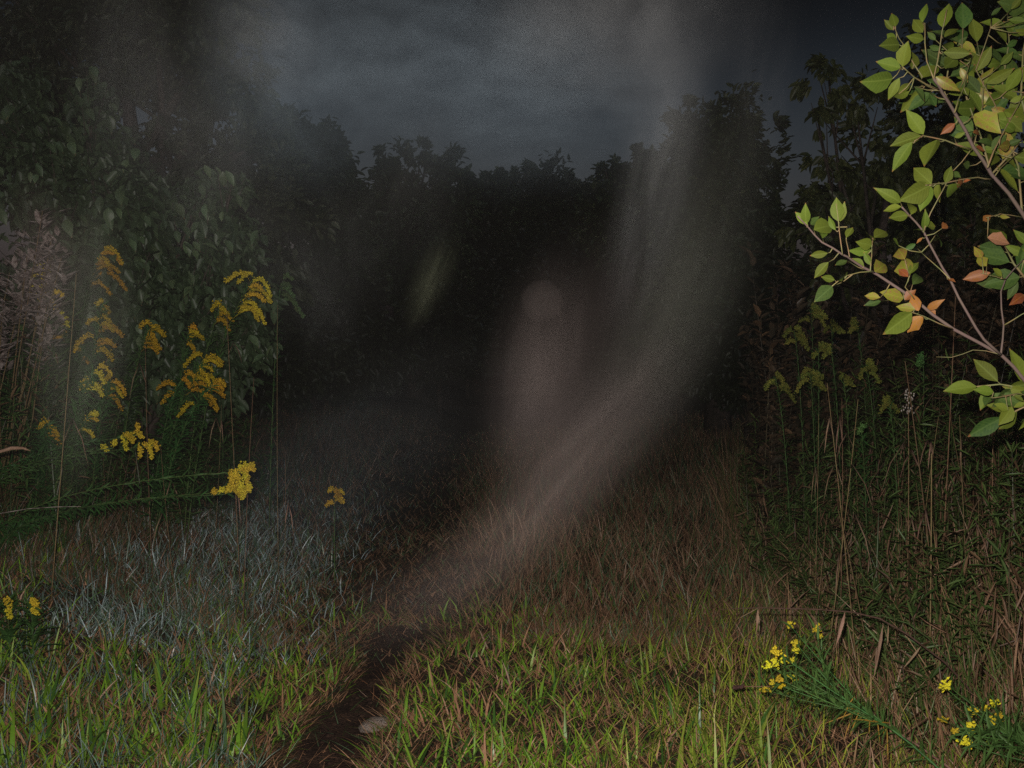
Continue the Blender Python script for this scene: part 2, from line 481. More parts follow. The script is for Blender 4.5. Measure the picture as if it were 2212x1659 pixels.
def wisp(u, v, d, hl, hw, ang, depth_r, tau, seed, color=(0.92, 0.90, 0.90), **kw):
    """ellipsoid of mist centred on (u, v) at d metres, long half axis hl px along ang (deg, 0 = up, + = leaning right)"""
    s = d / F
    c = W(u, v, d)
    me = uv_ball("mist_wisp")
    # peak optical depth tau through the middle
    dens = tau / (depth_r * 0.9)
    me.materials.append(mist_mat("mist_%d" % seed, dens, color, seed, **kw))
    o = put("mist_wisp", me, kind="stuff")
    o.location = c
    o.rotation_euler = (0, math.radians(ang), 0)
    o.scale = (hw * s, depth_r, hl * s)
    return o


WARM = (1.0, 0.80, 0.76); GREY = (0.88, 0.88, 0.90); COOL = (0.68, 0.84, 1.0); GRN = (0.90, 0.90, 0.79)
MIST = 1.38
HAZE = 0.00018
WISPS = [
    # u, v, d, half length, half width, angle, depth radius, optical depth, colour, (noise scale, low, high, floor, stretch along the length)
    (1080, 1180, 2.4, 440, 140, 50, .35, .046, WARM, (2.6, .28, .68, .40, .45)),
    (1260, 980, 2.2, 450, 140, 42, .35, .066, WARM, (2.8, .32, .66, .18, .40)),
    (1160, 820, 2.1, 350, 150, 8, .30, .052, WARM, (2.8, .32, .66, .15, .45)),
    (1270, 800, 2.2, 460, 270, 20, .35, .030, WARM, (2.2, .36, .68, .10, .50)),
    (1440, 720, 2.2, 470, 180, 26, .35, .034, GRN, (2.6, .36, .66, .12, .40)),
    (1510, 520, 2.2, 480, 140, 16, .35, .026, GRN, (2.8, .36, .66, .12, .40)),
    (1410, 420, 2.1, 400, 120, 12, .35, .070, GREY, (3.0, .38, .66, .10, .45)),
    (1420, 190, 2.0, 300, 150, -14, .30, .040, GREY, (2.6, .36, .64, .15, .50)),
    (1330, 30, 2.2, 280, 420, -8, .35, .110, GREY, (3.4, .38, .62, .25, .8)),
    (900, 60, 2.3, 340, 560, 5, .40, .095, COOL, (4.2, .40, .62, .20, 1.3)),
    (1120, 220, 2.4, 260, 520, 0, .40, .095, COOL, (4.6, .40, .62, .20, 1.3)),
    (660, 170, 2.1, 340, 340, -30, .35, .085, COOL, (3.4, .40, .62, .15, .9)),
    (420, 330, 2.2, 420, 250, -25, .35, .040, GREY, (3.2, .38, .64, .10, .7)),
    (560, 90, 2.0, 170, 190, 10, .25, .060, GREY, (3.0, .38, .64, .10, 1)),
    (180, 740, 2.0, 480, 130, 8, .25, .080, GRN, (2.6, .38, .66, .08, .6)),
    (90, 560, 2.0, 260, 150, -12, .25, .035, WARM, (2.6, .38, .66, .1, .8)),
    (280, 170, 2.2, 360, 150, 8, .30, .040, GREY, (2.6, .38, .66, .1, .6)),
    (930, 610, 2.0, 150, 52, 25, .20, .036, (.86, .92, .60), (2.6, .38, .66, .1, .5)),
    (880, 420, 2.2, 280, 190, 18, .30, .018, GREY, (3.0, .38, .64, .05, .6)),
    (680, 560, 2.2, 320, 220, -10, .30, .022, GREY, (3.0, .38, .64, .05, .7)),
    (1640, 200, 2.2, 440, 90, 4, .30, .022, GREY, (3.0, .38, .64, .1, .6)),
    (900, 1290, 2.4, 330, 130, 66, .30, .028, WARM, (3.0, .38, .64, .1, .5)),
    (700, 1040, 2.4, 420, 260, 60, .30, .018, COOL, (3.0, .38, .64, .1, .7)),
    (900, 900, 2.5, 420, 260, 80, .35, .012, GREY, (2.6, .38, .64, .2, .7)),
]
for i, (u, v, d, hl, hw_, an, dr, tau, c, (ns, lo, hi, flo, st_)) in enumerate(WISPS):
    wisp(u, v, d, hl, hw_, an, dr, tau * MIST, i + 17, c, nscale=ns * .8, contrast=(lo, hi - .03), floor=flo * .7, stretch=(1, 1, st_))
# thin damp air over the whole clearing
hm = bpy.data.materials.new("haze"); hm.use_nodes = True; hN, hL = hm.node_tree.nodes, hm.node_tree.links; hN.clear()
ho = hN.new("ShaderNodeOutputMaterial"); hp = hN.new("ShaderNodeVolumePrincipled")
hp.inputs["Color"].default_value = (.95, .90, .88, 1); hp.inputs["Density"].default_value = HAZE
hL.new(hp.outputs[0], ho.inputs["Volume"])
hx, hy0, hy1, hz0, hz1 = 226.0, -36.0, 406.0, -2.5, 16.0
hv = [(a, b, c) for a in (-hx, hx) for b in (hy0, hy1) for c in (hz0, hz1)]
me = np_mesh("haze", np.array(hv), None, [(0, 1, 3, 2), (4, 6, 7, 5), (0, 4, 5, 1), (2, 3, 7, 6), (0, 2, 6, 4), (1, 5, 7, 3)])
me.materials.append(hm); put("haze", me, kind="stuff")
# added even ball of mist, standing in for a flash orb of blurred dust
wisp(1170, 650, 1.6, 46, 46, 0, .034, .0058, 90, WARM, power=0.08, floor=0.9)

# ------------------------------------------------------------------ grass
def blades(x, y, h, w, az, lean, curl, tint, z0=None, roll=None):
    """arrays of curved tapering blades, 7 vertices and 5 triangles each"""
    n = len(x)
    z = (g(x, y) if z0 is None else z0) - 0.01
    T = np.array([0, .36, .7, 1.0]); wd = np.array([.85, 1.0, .66, 0])
    dx, dy = np.cos(az), np.sin(az)
    roll = rng.uniform(0, math.pi, n) if roll is None else roll
    sx, sy = np.cos(roll), np.sin(roll)
    P = np.zeros((n, 4, 3)); P[:, 0] = np.stack([x, y, z], -1)
    for k in range(1, 4):
        th = lean + curl * (T[k] + T[k - 1]) / 2; L = h * (T[k] - T[k - 1])
        P[:, k, 0] = P[:, k - 1, 0] + np.sin(th) * L * dx
        P[:, k, 1] = P[:, k - 1, 1] + np.sin(th) * L * dy
        P[:, k, 2] = P[:, k - 1, 2] + np.cos(th) * L
    sd = np.stack([sx, sy, np.zeros(n)], -1)
    V = np.zeros((n, 7, 3))
    for k in range(3):
        V[:, 2 * k] = P[:, k] - sd * (w * wd[k] / 2)[:, None]
        V[:, 2 * k + 1] = P[:, k] + sd * (w * wd[k] / 2)[:, None]
    V[:, 6] = P[:, 3]
    b = (np.arange(n) * 7)[:, None]
    q = np.concatenate([b + np.array([0, 1, 3, 2]), b + np.array([2, 3, 5, 4])], 0)
    t = b + np.array([4, 5, 6])
    tv = np.repeat(tint[:, None, :], 7, 1)
    return V.reshape(-1, 3), t, q, tv.reshape(-1, 3)


def mix(a, b, t):
    return np.asarray(a)[None, :] * (1 - t[:, None]) + np.asarray(b)[None, :] * t[:, None]


def scatter(n, ymin, ymax, umin=-260, umax=2470, power=1.0):
    """random ground spots inside a widened view wedge"""
    y = ymin + (ymax - ymin) * rng.random(n) ** power
    u = rng.uniform(umin, umax, n)
    x = y * (u - 1106) / F
    return x, y, u


def field(name, x, y, h, w, lean, curl, tint, mat, label, az=None):
    n = len(x)
    az = rng.uniform(0, 2 * math.pi, n) if az is None else az
    V, t, q, c = blades(x, y, h, w, az, lean, curl, tint)
    me = np_mesh(name, V, t, q, c); me.materials.append(mat)
    return put(name, me, kind="stuff", label=label)


def vscreen(y):   # approx screen v of the flat ground at distance y
    return 829.5 + F * (CAM_H / y) - 29


BR1, BR2 = (0.24, 0.108, 0.052), (0.52, 0.28, 0.16)
GR1, GR2, GR3 = (0.065, 0.145, 0.020), (0.185, 0.34, 0.020), (0.40, 0.43, 0.05)
TEAL = (0.085, 0.125, 0.080)

# 1 brown thatch, short and lying, all over the near ground
N1 = 62000
x, y, u = scatter(N1, 3.0, 9.0, power=1.35)
pd = np.abs(path_dist(x, y)) / rut_half(y)
keep = (pd > 1.15) | (rng.random(N1) < 0.22) | (y > 5.9)
x, y, u = x[keep], y[keep], u[keep]; n = len(x)
t = np.clip(fbm(x * 3, y * 3, 41) * 1.4 - 0.2 + rng.normal(0, .25, n), 0, 1)
tint = mix(BR1, BR2, t)
gmix = (rng.random(n) < 0.25)
tint[gmix] = mix(GR1, TEAL, rng.random(gmix.sum()))
field("thatch", x, y, rng.uniform(.05, .15, n), rng.uniform(.002, .0045, n), rng.uniform(.7, 1.45, n), rng.uniform(-.3, .6, n), tint, M_grass,
      "flattened reddish brown dead grass covering the near ground")

# long reddish straw hanging from both edges into the rut
n = 1900
y = rng.uniform(3.1, 6.0, n); sgn = np.where(rng.random(n) < .5, -1, 1)
x = np.interp(y, PATH[:, 1], PATH[:, 0]) + sgn * rut_half(y) * (1.25 + 1.5 * rng.random(n)) + .05 * (vnoise(y * 6, sgn, 44) - .4)
az = np.where(sgn > 0, math.pi, 0) + rng.normal(0, .6, n) - .5 * sgn
t = np.clip(rng.normal(.5, .3, n), 0, 1); tint = mix((.20, .09, .045), (.38, .22, .13), t)
gk = rng.random(n) < .25; tint[gk] = mix(GR1, GR2, rng.random(gk.sum()))
field("trail_edge_straw", x, y, rng.uniform(.05, .14, n) * (.5 + vnoise(x * 9, y * 9, 45)), rng.uniform(.002, .0045, n), rng.uniform(.5, 1.3, n), rng.uniform(.2, .9, n), tint, M_grass,
      "reddish straw hanging over both edges of the worn rut", az=az)

# 2 green near grass in patches
N2 = 42000
x, y, u = scatter(N2, 3.0, 6.6, power=1.2)
pd = np.abs(path_dist(x, y)) / rut_half(y)
dens = sstep(.38, .62, fbm(x * 2.8, y * 2.8, 51)) * .92 + .08
dens *= 1 - sstep(5.0, 6.5, y)
dens *= sstep(1.1, 2.8, pd)
dens *= np.where((u > 1350) & (u < 1800), 1.5, 1)
keep = rng.random(N2) < dens
x, y, u = x[keep], y[keep], u[keep]; n = len(x)
yl = sstep(1200, 1600, u) * .8 + .1 + rng.normal(0, .2, n)
tint = mix(GR2, GR3, np.clip(yl, 0, 1))
dk = rng.random(n) < .35; tint[dk] = mix(GR1, GR2, rng.random(dk.sum()))
br = rng.random(n) < .36; tint[br] = mix(BR1, BR2, rng.random(br.sum()))
pd2 = np.abs(path_dist(x, y)) / rut_half(y)
wide = np.where(u < 1300, 1.0, .6)
field("green_grass", x, y, rng.uniform(.05, .17, n) * (1 + .55 * sstep(1350, 1600, u)) * (.65 + .35 * sstep(1.5, 4, pd2)), rng.uniform(.004, .0105, n) * wide, np.abs(rng.normal(.55, .4, n)), rng.uniform(.0, 1.4, n), tint, M_grass,
      "short green grass growing in patches beside the worn track")

# 3 middle distance dry grass, brown with some green
N3 = 90000
x, y, u = scatter(N3, 5.2, 22.0, power=1.7)
pd = np.abs(path_dist(x, y))
vv = F * (CAM_H - g(x, y)) / y + 800
patch = np.exp(-(((u - 520 - (1250 - vv) * .4) / 250) ** 2 + ((vv - 1200) / 200) ** 2) * 1.3)
keep = (rng.random(N3) < (.75 + .25 * sstep(.25, .8, pd)) * (1 - .93 * patch))
x, y, u = x[keep], y[keep], u[keep]; pd = pd[keep]; n = len(x)
tr = sstep(.2, .9, pd)
t = np.clip(fbm(x * 1.1, y * 1.1, 61) * 1.5 - .35 + rng.normal(0, .2, n), 0, 1)
tint = mix((.20, .105, .058), (.46, .28, .17), t)
gk = rng.random(n) < .15 + .35 * fbm(x * .8, y * .8, 66); tint[gk] = mix((.08, .16, .035), (.15, .20, .12), rng.random(gk.sum()))
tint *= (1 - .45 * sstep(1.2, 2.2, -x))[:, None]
h = (.38 + .62 * sstep(5.0, 9.0, y)) * rng.uniform(.08, .26, n) * (.45 + .75 * tr) * (1 + .5 * fbm(x * .7, y * .7, 63))
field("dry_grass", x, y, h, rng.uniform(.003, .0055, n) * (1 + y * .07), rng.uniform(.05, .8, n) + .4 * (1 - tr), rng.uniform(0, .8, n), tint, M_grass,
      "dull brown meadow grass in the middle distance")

# 4 silvery patch on the left: pale fine grass
N4 = 84000
y = 4.7 + 7.5 * rng.random(N4) ** 1.9; u = rng.uniform(-100, 900, N4); x = y * (u - 1106) / F
vv = F * (CAM_H - g(x, y)) / y + 800
cu = 500 + (1250 - vv) * .35
e = ((u - cu) / np.where(u > cu, 200, 250)) ** 2 + ((vv - 1200) / 200) ** 2
dens = np.exp(-e * 1.2) * 1.3 * (-.2 + 1.7 * fbm(x * 3, y * 3, 71))
keep = rng.random(N4) < dens
x, y, u = x[keep], y[keep], u[keep]; n = len(x)
t = np.clip(rng.normal(.45, .3, n), 0, 1)
tint = mix((.07, .12, .08), (.52, .62, .66), t)
bk = rng.random(n) < .20; tint[bk] = mix(BR1, (.30, .24, .19), rng.random(bk.sum()))
bk = rng.random(n) < .28; tint[bk] = mix((.06, .13, .05), (.16, .25, .12), rng.random(bk.sum()))
field("silvery_grass", x, y, rng.uniform(.06, .19, n), rng.uniform(.0032, .0072, n), rng.uniform(.05, 1.3, n), rng.uniform(.0, 1.7, n), tint, M_pale,
      "pale silvery grass patch left of the track")
# scattered pale blades at lower left
N5 = 2200
x, y, u = scatter(N5, 3.2, 6.0, -200, 560)
tint = mix((.05, .11, .07), (.26, .31, .29), np.clip(rng.normal(.25, .3, N5), 0, 1))
field("bluish_grass", x, y, rng.uniform(.08, .24, N5), rng.uniform(.002, .005, N5), rng.uniform(.0, .8, N5), rng.uniform(0, .8, N5), tint, M_pale,
      "thin bluish green blades mixed into the lower left lawn")

# 6 tall dry grass and green weeds on the right bank
N6 = 30000
y = 3.3 + 8.5 * rng.random(N6) ** 1.4
u = rng.uniform(1560, 2700, N6); x = y * (u - 1106) / F
dens = sstep(1.0, 1.9, x) * (.35 + .8 * fbm(x * 2, y * 2, 81))
keep = rng.random(N6) < dens
x, y, u = x[keep], y[keep], u[keep]; n = len(x)
hh = sstep(1.0, 2.4, x)
t = np.clip(fbm(x * 2, y * 2, 85) * 1.5 - .3 + rng.normal(0, .25, n), 0, 1)
tint = mix((.22, .12, .06), (.52, .32, .18), t)
gk = rng.random(n) < .48; tint[gk] = mix((.06, .11, .022), (.17, .23, .06), rng.random(gk.sum()))
field("tall_dry_grass", x, y, (.16 + .62 * hh * rng.random(n)) * rng.uniform(.6, 1.25, n), rng.uniform(.003, .0068, n), np.abs(rng.normal(.25, .38, n)), rng.uniform(-.2, 1.1, n), tint, M_grass,
      "tangled tall brown and green grass on the right bank")

# 7 brown and dark green tangle on the left bank
N7 = 26000
y = 4.6 + 7 * rng.random(N7) ** 1.3
u = rng.uniform(-400, 640, N7); x = y * (u - 1106) / F
dens = sstep(2.0, 2.8, -x) * (.4 + .7 * fbm(x * 2, y * 2, 91))
keep = rng.random(N7) < dens
x, y, u = x[keep], y[keep], u[keep]; n = len(x)
hh = sstep(2.0, 3.0, -x) * sstep(4.6, 5.8, y)
t = np.clip(rng.normal(.4, .3, n), 0, 1)
tint = mix((.08, .045, .025), (.20, .12, .07), t)
gk = rng.random(n) < .5; tint[gk] = mix((.025, .060, .015), (.07, .12, .03), rng.random(gk.sum()))
field("bank_grass", x, y, (.10 + .60 * hh * rng.random(n)) * rng.uniform(.6, 1.2, n), rng.uniform(.003, .006, n), np.abs(rng.normal(.3, .3, n)), rng.uniform(0, .9, n), tint, M_grass,
      "dark tangled brown grass on the left bank")


# ------------------------------------------------------------------ leaf clouds
def leaf_cloud(C, D, Nn, L, Wd, tint, name):
    """C bases, D unit directions, Nn rough normals; six-point folded leaves of 4 triangles"""
    n = len(C)
    sd = np.cross(D, Nn); sd /= np.maximum(np.linalg.norm(sd, axis=1, keepdims=True), 1e-6)
    nn = np.cross(sd, D)
    L = L[:, None]; Wd = Wd[:, None]; f = Wd * .16
    V = np.stack([C, C + D * L * .3 + sd * Wd * .48 + nn * f, C + D * L * .68 + sd * Wd * .36 + nn * f - nn * L * .03, C + D * L - nn * L * .12,
                  C + D * L * .68 - sd * Wd * .36 + nn * f - nn * L * .03, C + D * L * .3 - sd * Wd * .48 + nn * f], 1)
    b = (np.arange(n) * 6)[:, None]
    q = np.concatenate([b + np.array([0, 1, 2, 3]), b + np.array([0, 3, 4, 5])], 0)
    tv = np.repeat(tint[:, None, :], 6, 1)
    return np_mesh(name, V.reshape(-1, 3), None, q, tv.reshape(-1, 3))


def unit(a): return a / np.maximum(np.linalg.norm(a, axis=-1, keepdims=True), 1e-6)


# undergrowth: leafy forb stems joined, nobody could count them
def forbs(name, x, y, h, leaf_len, per, c1, c2, label, droop=.2, wr=.16):
    n = len(x); z = g(x, y)
    lean = rng.normal(0, .12, (n, 2))
    k = rng.random((n, per)) ** .8
    az = rng.uniform(0, 2 * math.pi, (n, per))
    C = np.stack([x[:, None] + lean[:, :1] * k * h[:, None], y[:, None] + lean[:, 1:] * k * h[:, None], z[:, None] + (.12 + .88 * k) * h[:, None]], -1).reshape(-1, 3)
    up = rng.normal(.5 - droop, .65, (n, per)).ravel()
    D = unit(np.stack([np.cos(az).ravel(), np.sin(az).ravel(), up], -1))
    Nn = unit(np.stack([rng.normal(0, .3, len(C)), rng.normal(0, .3, len(C)), np.ones(len(C))], -1))
    L = leaf_len * rng.uniform(.6, 1.3, len(C))
    t = np.clip(rng.normal(.4, .3, len(C)), 0, 1); tint = mix(c1, c2, t)
    bk = rng.random(len(C)) < .18; tint[bk] = mix((.07, .04, .022), (.20, .12, .065), rng.random(bk.sum()))
    me = leaf_cloud(C, D, Nn, L, L * wr, tint, name); me.materials.append(M_foliage)
    put(name, me, kind="stuff", label=label)
    V, tt, q, c = blades(x, y, h * 1.02, np.full(n, .006), np.arctan2(lean[:, 1], lean[:, 0]), np.hypot(lean[:, 0], lean[:, 1]), np.zeros(n), mix(c1, (.10, .08, .04), rng.random(n)))
    me = np_mesh(name + "_stems", V, tt, q, c); me.materials.append(M_grass)
    put(name + "_stems", me, kind="stuff", label="thin stalks among " + label)


n = 900
y = rng.uniform(5.6, 9.0, n); u = rng.uniform(-300, 640, n) ; x = y * (u - 1106) / F
kk = (x < -2.15) & ((x < -2.5) | (y > 6.6)); x, y = x[kk], y[kk]
forbs("weed_undergrowth", x, y, rng.uniform(.5, 1.25, len(x)) * sstep(-1.9, -3.0, x) + .25, .080, 42, (.030, .070, .016), (.09, .165, .04), "dark green weeds crowding the left bank")
n = 700
y = rng.uniform(3.9, 8.5, n); u = rng.uniform(1600, 2500, n); x = y * (u - 1106) / F
kk = x > 1.55; x, y = x[kk], y[kk]
forbs("bank_weeds", x, y, rng.uniform(.30, 1.25, len(x)) * sstep(1.2, 2.5, x) + .15, .080, 40, (.050, .090, .022), (.125, .185, .05), "dark green narrow leaved weeds on the right bank", wr=.13)
# brown leafed brush on the right, behind the branch
n = 300
y = rng.uniform(7.0, 9.5, n); u = rng.uniform(1640, 2500, n); x = y * (u - 1106) / F
forbs("brown_brush", x, y, rng.uniform(.9, 2.2, len(x)), .10, 60, (.035, .028, .018), (.10, .065, .04), "dark brown leafed brush behind the right bank", wr=.4)


# crumpled brown blades caught in the right bank
n = 5600
y = 3.4 + 5.0 * rng.random(n) ** 1.3; u = rng.uniform(1620, 2500, n); x = y * (u - 1106) / F
kk = rng.random(n) < sstep(1.15, 2.1, x); x, y = x[kk], y[kk]; n = len(x)
hz_ = .05 + .55 * rng.random(n) ** 1.4 * sstep(1.1, 2.2, x)
az = rng.uniform(0, 2 * math.pi, n); el = np.where(rng.random(n) < .5, 1.25, -1.2) + rng.normal(0, .45, n)
D = np.stack([np.cos(az) * np.cos(el), np.sin(az) * np.cos(el), np.sin(el)], -1)
L = rng.uniform(.06, .19, n)
me = leaf_cloud(np.stack([x, y, g(x, y) + hz_], -1), D, unit(rng.normal(0, 1, (n, 3))), L, rng.uniform(.004, .011, n), mix((.10, .055, .03), (.38, .22, .135), rng.random(n) ** 1.5), "dead_blades")
me.materials.append(M_grass); put("dead_blades", me, kind="stuff", label="crumpled tan dead blades caught in the right bank's tangle")


# ------------------------------------------------------------------ trees
def tree(name, label, cat, d, blobs, base_u, n_leaf, leaf, c1, c2, trunk_r=.14, group=None, drape=0.3, clump=.55, dr=1.0):
    """blobs: (u, v, radius px, depth offset) in the 2212 wide view, standing d metres away"""
    bx = d * (base_u - 1106) / F; bz = gz(bx, d)
    rt = root(name, (bx, d, bz), label, cat, group)
    s = d / F
    cs = [(W(u, v, d + o), r * (d + o) / F) for (u, v, r, o) in blobs]
    # trunk with limbs to each crown blob
    mb = MB(); top = max(c.z for c, r in cs)
    p0 = Vector((bx, d, bz - .15)); tw = Vector((np.mean([c.x for c, r in cs]), d, bz + (top - bz) * .72))
    pts = [p0.lerp(tw, k / 6) + Vector((rnd.uniform(-.5, .5), rnd.uniform(-.5, .5), 0)) * trunk_r * (k > 0) for k in range(7)]
    mb.tube(pts, [trunk_r * (1.25 - k / 6.5) for k in range(7)], 8)
    mb.build("trunk", M_trunk, rt, smooth=True)
    for c, r in cs:
        st = pts[rnd.randint(2, 5)]
        lb = MB(); mid = st.lerp(c, .5) + Vector((rnd.uniform(-.3, .3) * r, rnd.uniform(-.3, .3) * r, rnd.uniform(0, .3) * r))
        lb.tube([st, mid, c], [trunk_r * .38, trunk_r * .24, trunk_r * .1], 5)
        for q in range(3):
            e = c + Vector((rnd.uniform(-1, 1), rnd.uniform(-1, 1), rnd.uniform(-.6, 1))) * r * .8
            lb.tube([mid.lerp(c, .6), e], [trunk_r * .12, trunk_r * .04], 4)
        lb.build("limb", M_trunk, rt, smooth=True)
    tot = sum(r * r for c, r in cs)
    Cs, Ds = [], []
    for c, r in cs:
        m = max(20, int(n_leaf * r * r / tot))
        # sub clumps inside the blob
        nc = max(6, int(m / 60))
        cd = unit(rng.normal(0, 1, (nc, 3))); cr = r * rng.random((nc, 1)) ** .45 * rng.uniform(.7, 1.32, (nc, 1))
        cc = np.array(c)[None] + cd * cr * np.array([1, dr, 1])
        idx = rng.integers(0, nc, m)
        off = rng.normal(0, 1, (m, 3)) * r * clump * rng.uniform(.10, .34, (nc, 1))[idx]
        P = cc[idx] + off
        Cs.append(P); Ds.append(unit(P - np.array(c)[None] + rng.normal(0, r * .5, (m, 3))))
    C = np.concatenate(Cs); D = np.concatenate(Ds); D[:, 2] -= drape; D = unit(D + rng.normal(0, .3, D.shape))
    ok = C[:, 2] > g(C[:, 0], C[:, 1]) + .15
    C, D = C[ok], D[ok]; n = len(C)
    Nn = unit(rng.normal(0, .6, (n, 3)) + np.array([0, -.5, 1.0]))
    L = leaf * rng.uniform(.6, 1.3, n)
    tint = mix(c1, c2, np.clip(rng.normal(.45, .3, n), 0, 1))
    me = leaf_cloud(C, D, Nn, L, L * .52, tint, "crown"); me.materials.append(M_foliage)
    put("crown", me, rt, kind="stuff")
    return rt


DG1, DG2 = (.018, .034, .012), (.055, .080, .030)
# left: tall dim tree behind the shrub, then the tree line stepping down to the middle
tree("broadleaf_tree", "tall dim tree rising in the mist behind the left shrub", "tree", 12.5,
     [(430, 60, 150, 0), (330, 180, 140, .5), (480, 210, 110, -.4), (250, 60, 150, .5), (560, 330, 90, 0), (600, 270, 50, -.4), (430, 400, 150, 0), (330, -60, 150, 0), (560, 470, 120, 0), (130, 20, 140, 1), (470, 600, 150, 0), (60, 140, 130, 1.5), (-40, 60, 140, 1.5), (140, 230, 120, 1.5), (20, 300, 130, 1.5)],
     430, 31000, .13, DG1, (.085, .10, .05), .2)
tree("broadleaf_tree", "dark tree with a ragged rounded top right of the dim tall tree", "tree", 19,
     [(620, 300, 62, 0), (690, 320, 70, 0), (745, 330, 45, .5), (640, 420, 110, 0), (740, 450, 90, 0), (650, 600, 140, 0), (760, 600, 90, 0), (590, 260, 34, 0)], 680, 15000, .16, DG1, DG2, .2)
tree("broadleaf_tree", "black rounded tree at the left end of the far tree line", "tree", 29,
     [(840, 350, 34, 0), (905, 345, 34, 0), (965, 365, 40, 0), (880, 430, 85, 0), (960, 450, 70, 0), (900, 560, 110, 0), (820, 520, 70, 0)], 900, 13000, .22, DG1, DG2, .22)
FAR = [(1030, 392, 26, 40, "low dark treetop in the dip left of the far tree line's middle"), (1062, 400, 22, 42, "small pointed dark treetop in the dip of the far tree line"),
       (1105, 386, 34, 38, "dark tree just left of the middle of the far tree line"), (1165, 386, 38, 38, "broad dark tree in the middle of the far tree line"),
       (1215, 398, 30, 40, "dark treetop right of the middle of the far tree line"), (1250, 408, 30, 41, "lowest dark treetop at the right dip of the far tree line")]
for (u0, v0, r0, d0, lab) in FAR:
    tree("far_tree", lab, "tree", d0, [(u0, v0 + 4, r0, 0), (u0 - r0 * .5, v0 + r0 * 1.1, r0 * .95, 0), (u0 + r0 * .6, v0 + r0 * 1.2, r0, 0), (u0, v0 + r0 * 2.6, r0 * 1.5, 0), (u0, v0 + r0 * 5.5, r0 * 2.2, 0)],
         u0, 7000, .26, DG1, DG2, .2, group="trees of the far tree line")
tree("broadleaf_tree", "thin topped tree at the right end of the far tree line", "tree", 27,
     [(1310, 385, 30, 0), (1345, 365, 18, 0), (1395, 335, 30, 0), (1360, 430, 60, 0), (1420, 400, 60, 0), (1380, 520, 100, 0), (1300, 480, 60, 0)], 1370, 11000, .2, DG1, (.07, .095, .035), .2)
tree("broadleaf_tree", "tall dark round tree behind the brightest mist column", "tree", 17,
     [(1560, 300, 95, 0), (1500, 270, 50, 0), (1600, 330, 55, 0), (1470, 330, 50, 0), (1560, 420, 120, 0), (1630, 450, 60, 0), (1480, 480, 100, 0), (1600, 560, 110, 0), (1500, 650, 110, 0)],
     1550, 20000, .14, DG1, (.07, .09, .035), .2)
tree("broadleaf_tree", "sparse tree with drooping leaf sprays behind the bright branch", "tree", 9.5,
     [(1790, 170, 60, 0), (1765, 250, 32, 0), (1850, 230, 75, 0), (1805, 350, 42, 0), (1900, 380, 110, .4), (1780, 430, 70, 0), (2050, 320, 130, .8), (2000, 480, 130, .5), (1760, 500, 70, 0), (1850, 560, 110, .2), (2150, 480, 150, .5)],
     1900, 9000, .11, (.028, .040, .012), (.085, .095, .028), .09, drape=.9, clump=.5)
tree("broadleaf_tree", "black bushy tree closing the right edge behind the branch", "tree", 12,
     [(1770, 460, 75, 0), (1830, 520, 115, 0), (1960, 450, 120, 0), (2120, 430, 150, 0), (1730, 620, 85, 0), (1900, 650, 150, 0), (2150, 650, 180, 0), (1680, 740, 80, 0), (2110, 150, 130, 0), (2210, 30, 160, 0), (2030, 280, 110, 0)],  # topmost right blobs added to blacken the sky corner
     1950, 14000, .14, (.012, .018, .008), (.035, .04, .018), .16)
# dark belt of brush below the tree line
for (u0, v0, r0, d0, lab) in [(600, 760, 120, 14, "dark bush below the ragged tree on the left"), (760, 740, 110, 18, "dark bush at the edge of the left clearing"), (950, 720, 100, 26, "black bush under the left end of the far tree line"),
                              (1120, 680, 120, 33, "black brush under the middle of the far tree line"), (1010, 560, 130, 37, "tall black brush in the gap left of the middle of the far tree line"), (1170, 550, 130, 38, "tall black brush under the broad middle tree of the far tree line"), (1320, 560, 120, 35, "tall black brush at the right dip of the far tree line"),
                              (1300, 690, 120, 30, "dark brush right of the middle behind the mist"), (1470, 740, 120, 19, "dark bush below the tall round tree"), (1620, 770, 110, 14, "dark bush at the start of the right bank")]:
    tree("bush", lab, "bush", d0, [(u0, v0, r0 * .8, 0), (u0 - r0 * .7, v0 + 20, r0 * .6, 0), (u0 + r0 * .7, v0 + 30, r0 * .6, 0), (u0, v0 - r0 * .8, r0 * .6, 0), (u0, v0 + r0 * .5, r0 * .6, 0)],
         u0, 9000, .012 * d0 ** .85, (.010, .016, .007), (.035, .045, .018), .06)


# ------------------------------------------------------------------ leaf meshes used as separate parts (local Y = length 1, X = width)
def leaf_proto(name, wr, bend, fold, jag=0.0, mat=None, seed=0):
    r = random.Random(seed); ys_ = [0, .06, .18, .34, .52, .70, .86, 1.0]
    wf = [.03, .26, .66, .96, 1.0, .74, .33, 0.0]
    v, q = [], []
    for y_, w_ in zip(ys_, wf):
        z = -bend * y_ * y_; tw = r.uniform(-.04, .04)
        for sgn in (-1, -.55, 0, .55, 1):
            ww = w_ * wr * .5 * (1 + r.uniform(-jag, jag))
            v.append((sgn * ww, y_, z + abs(sgn) * ww * fold + tw * sgn * ww + r.uniform(-.3, .3) * jag * ww))
    for j in range(len(ys_) - 1):
        for i in range(4):
            a = j * 5 + i; q.append((a, a + 1, a + 6, a + 5))
    me = np_mesh(name, np.array(v), None, q, smooth=True); me.materials.append(mat)
    return me


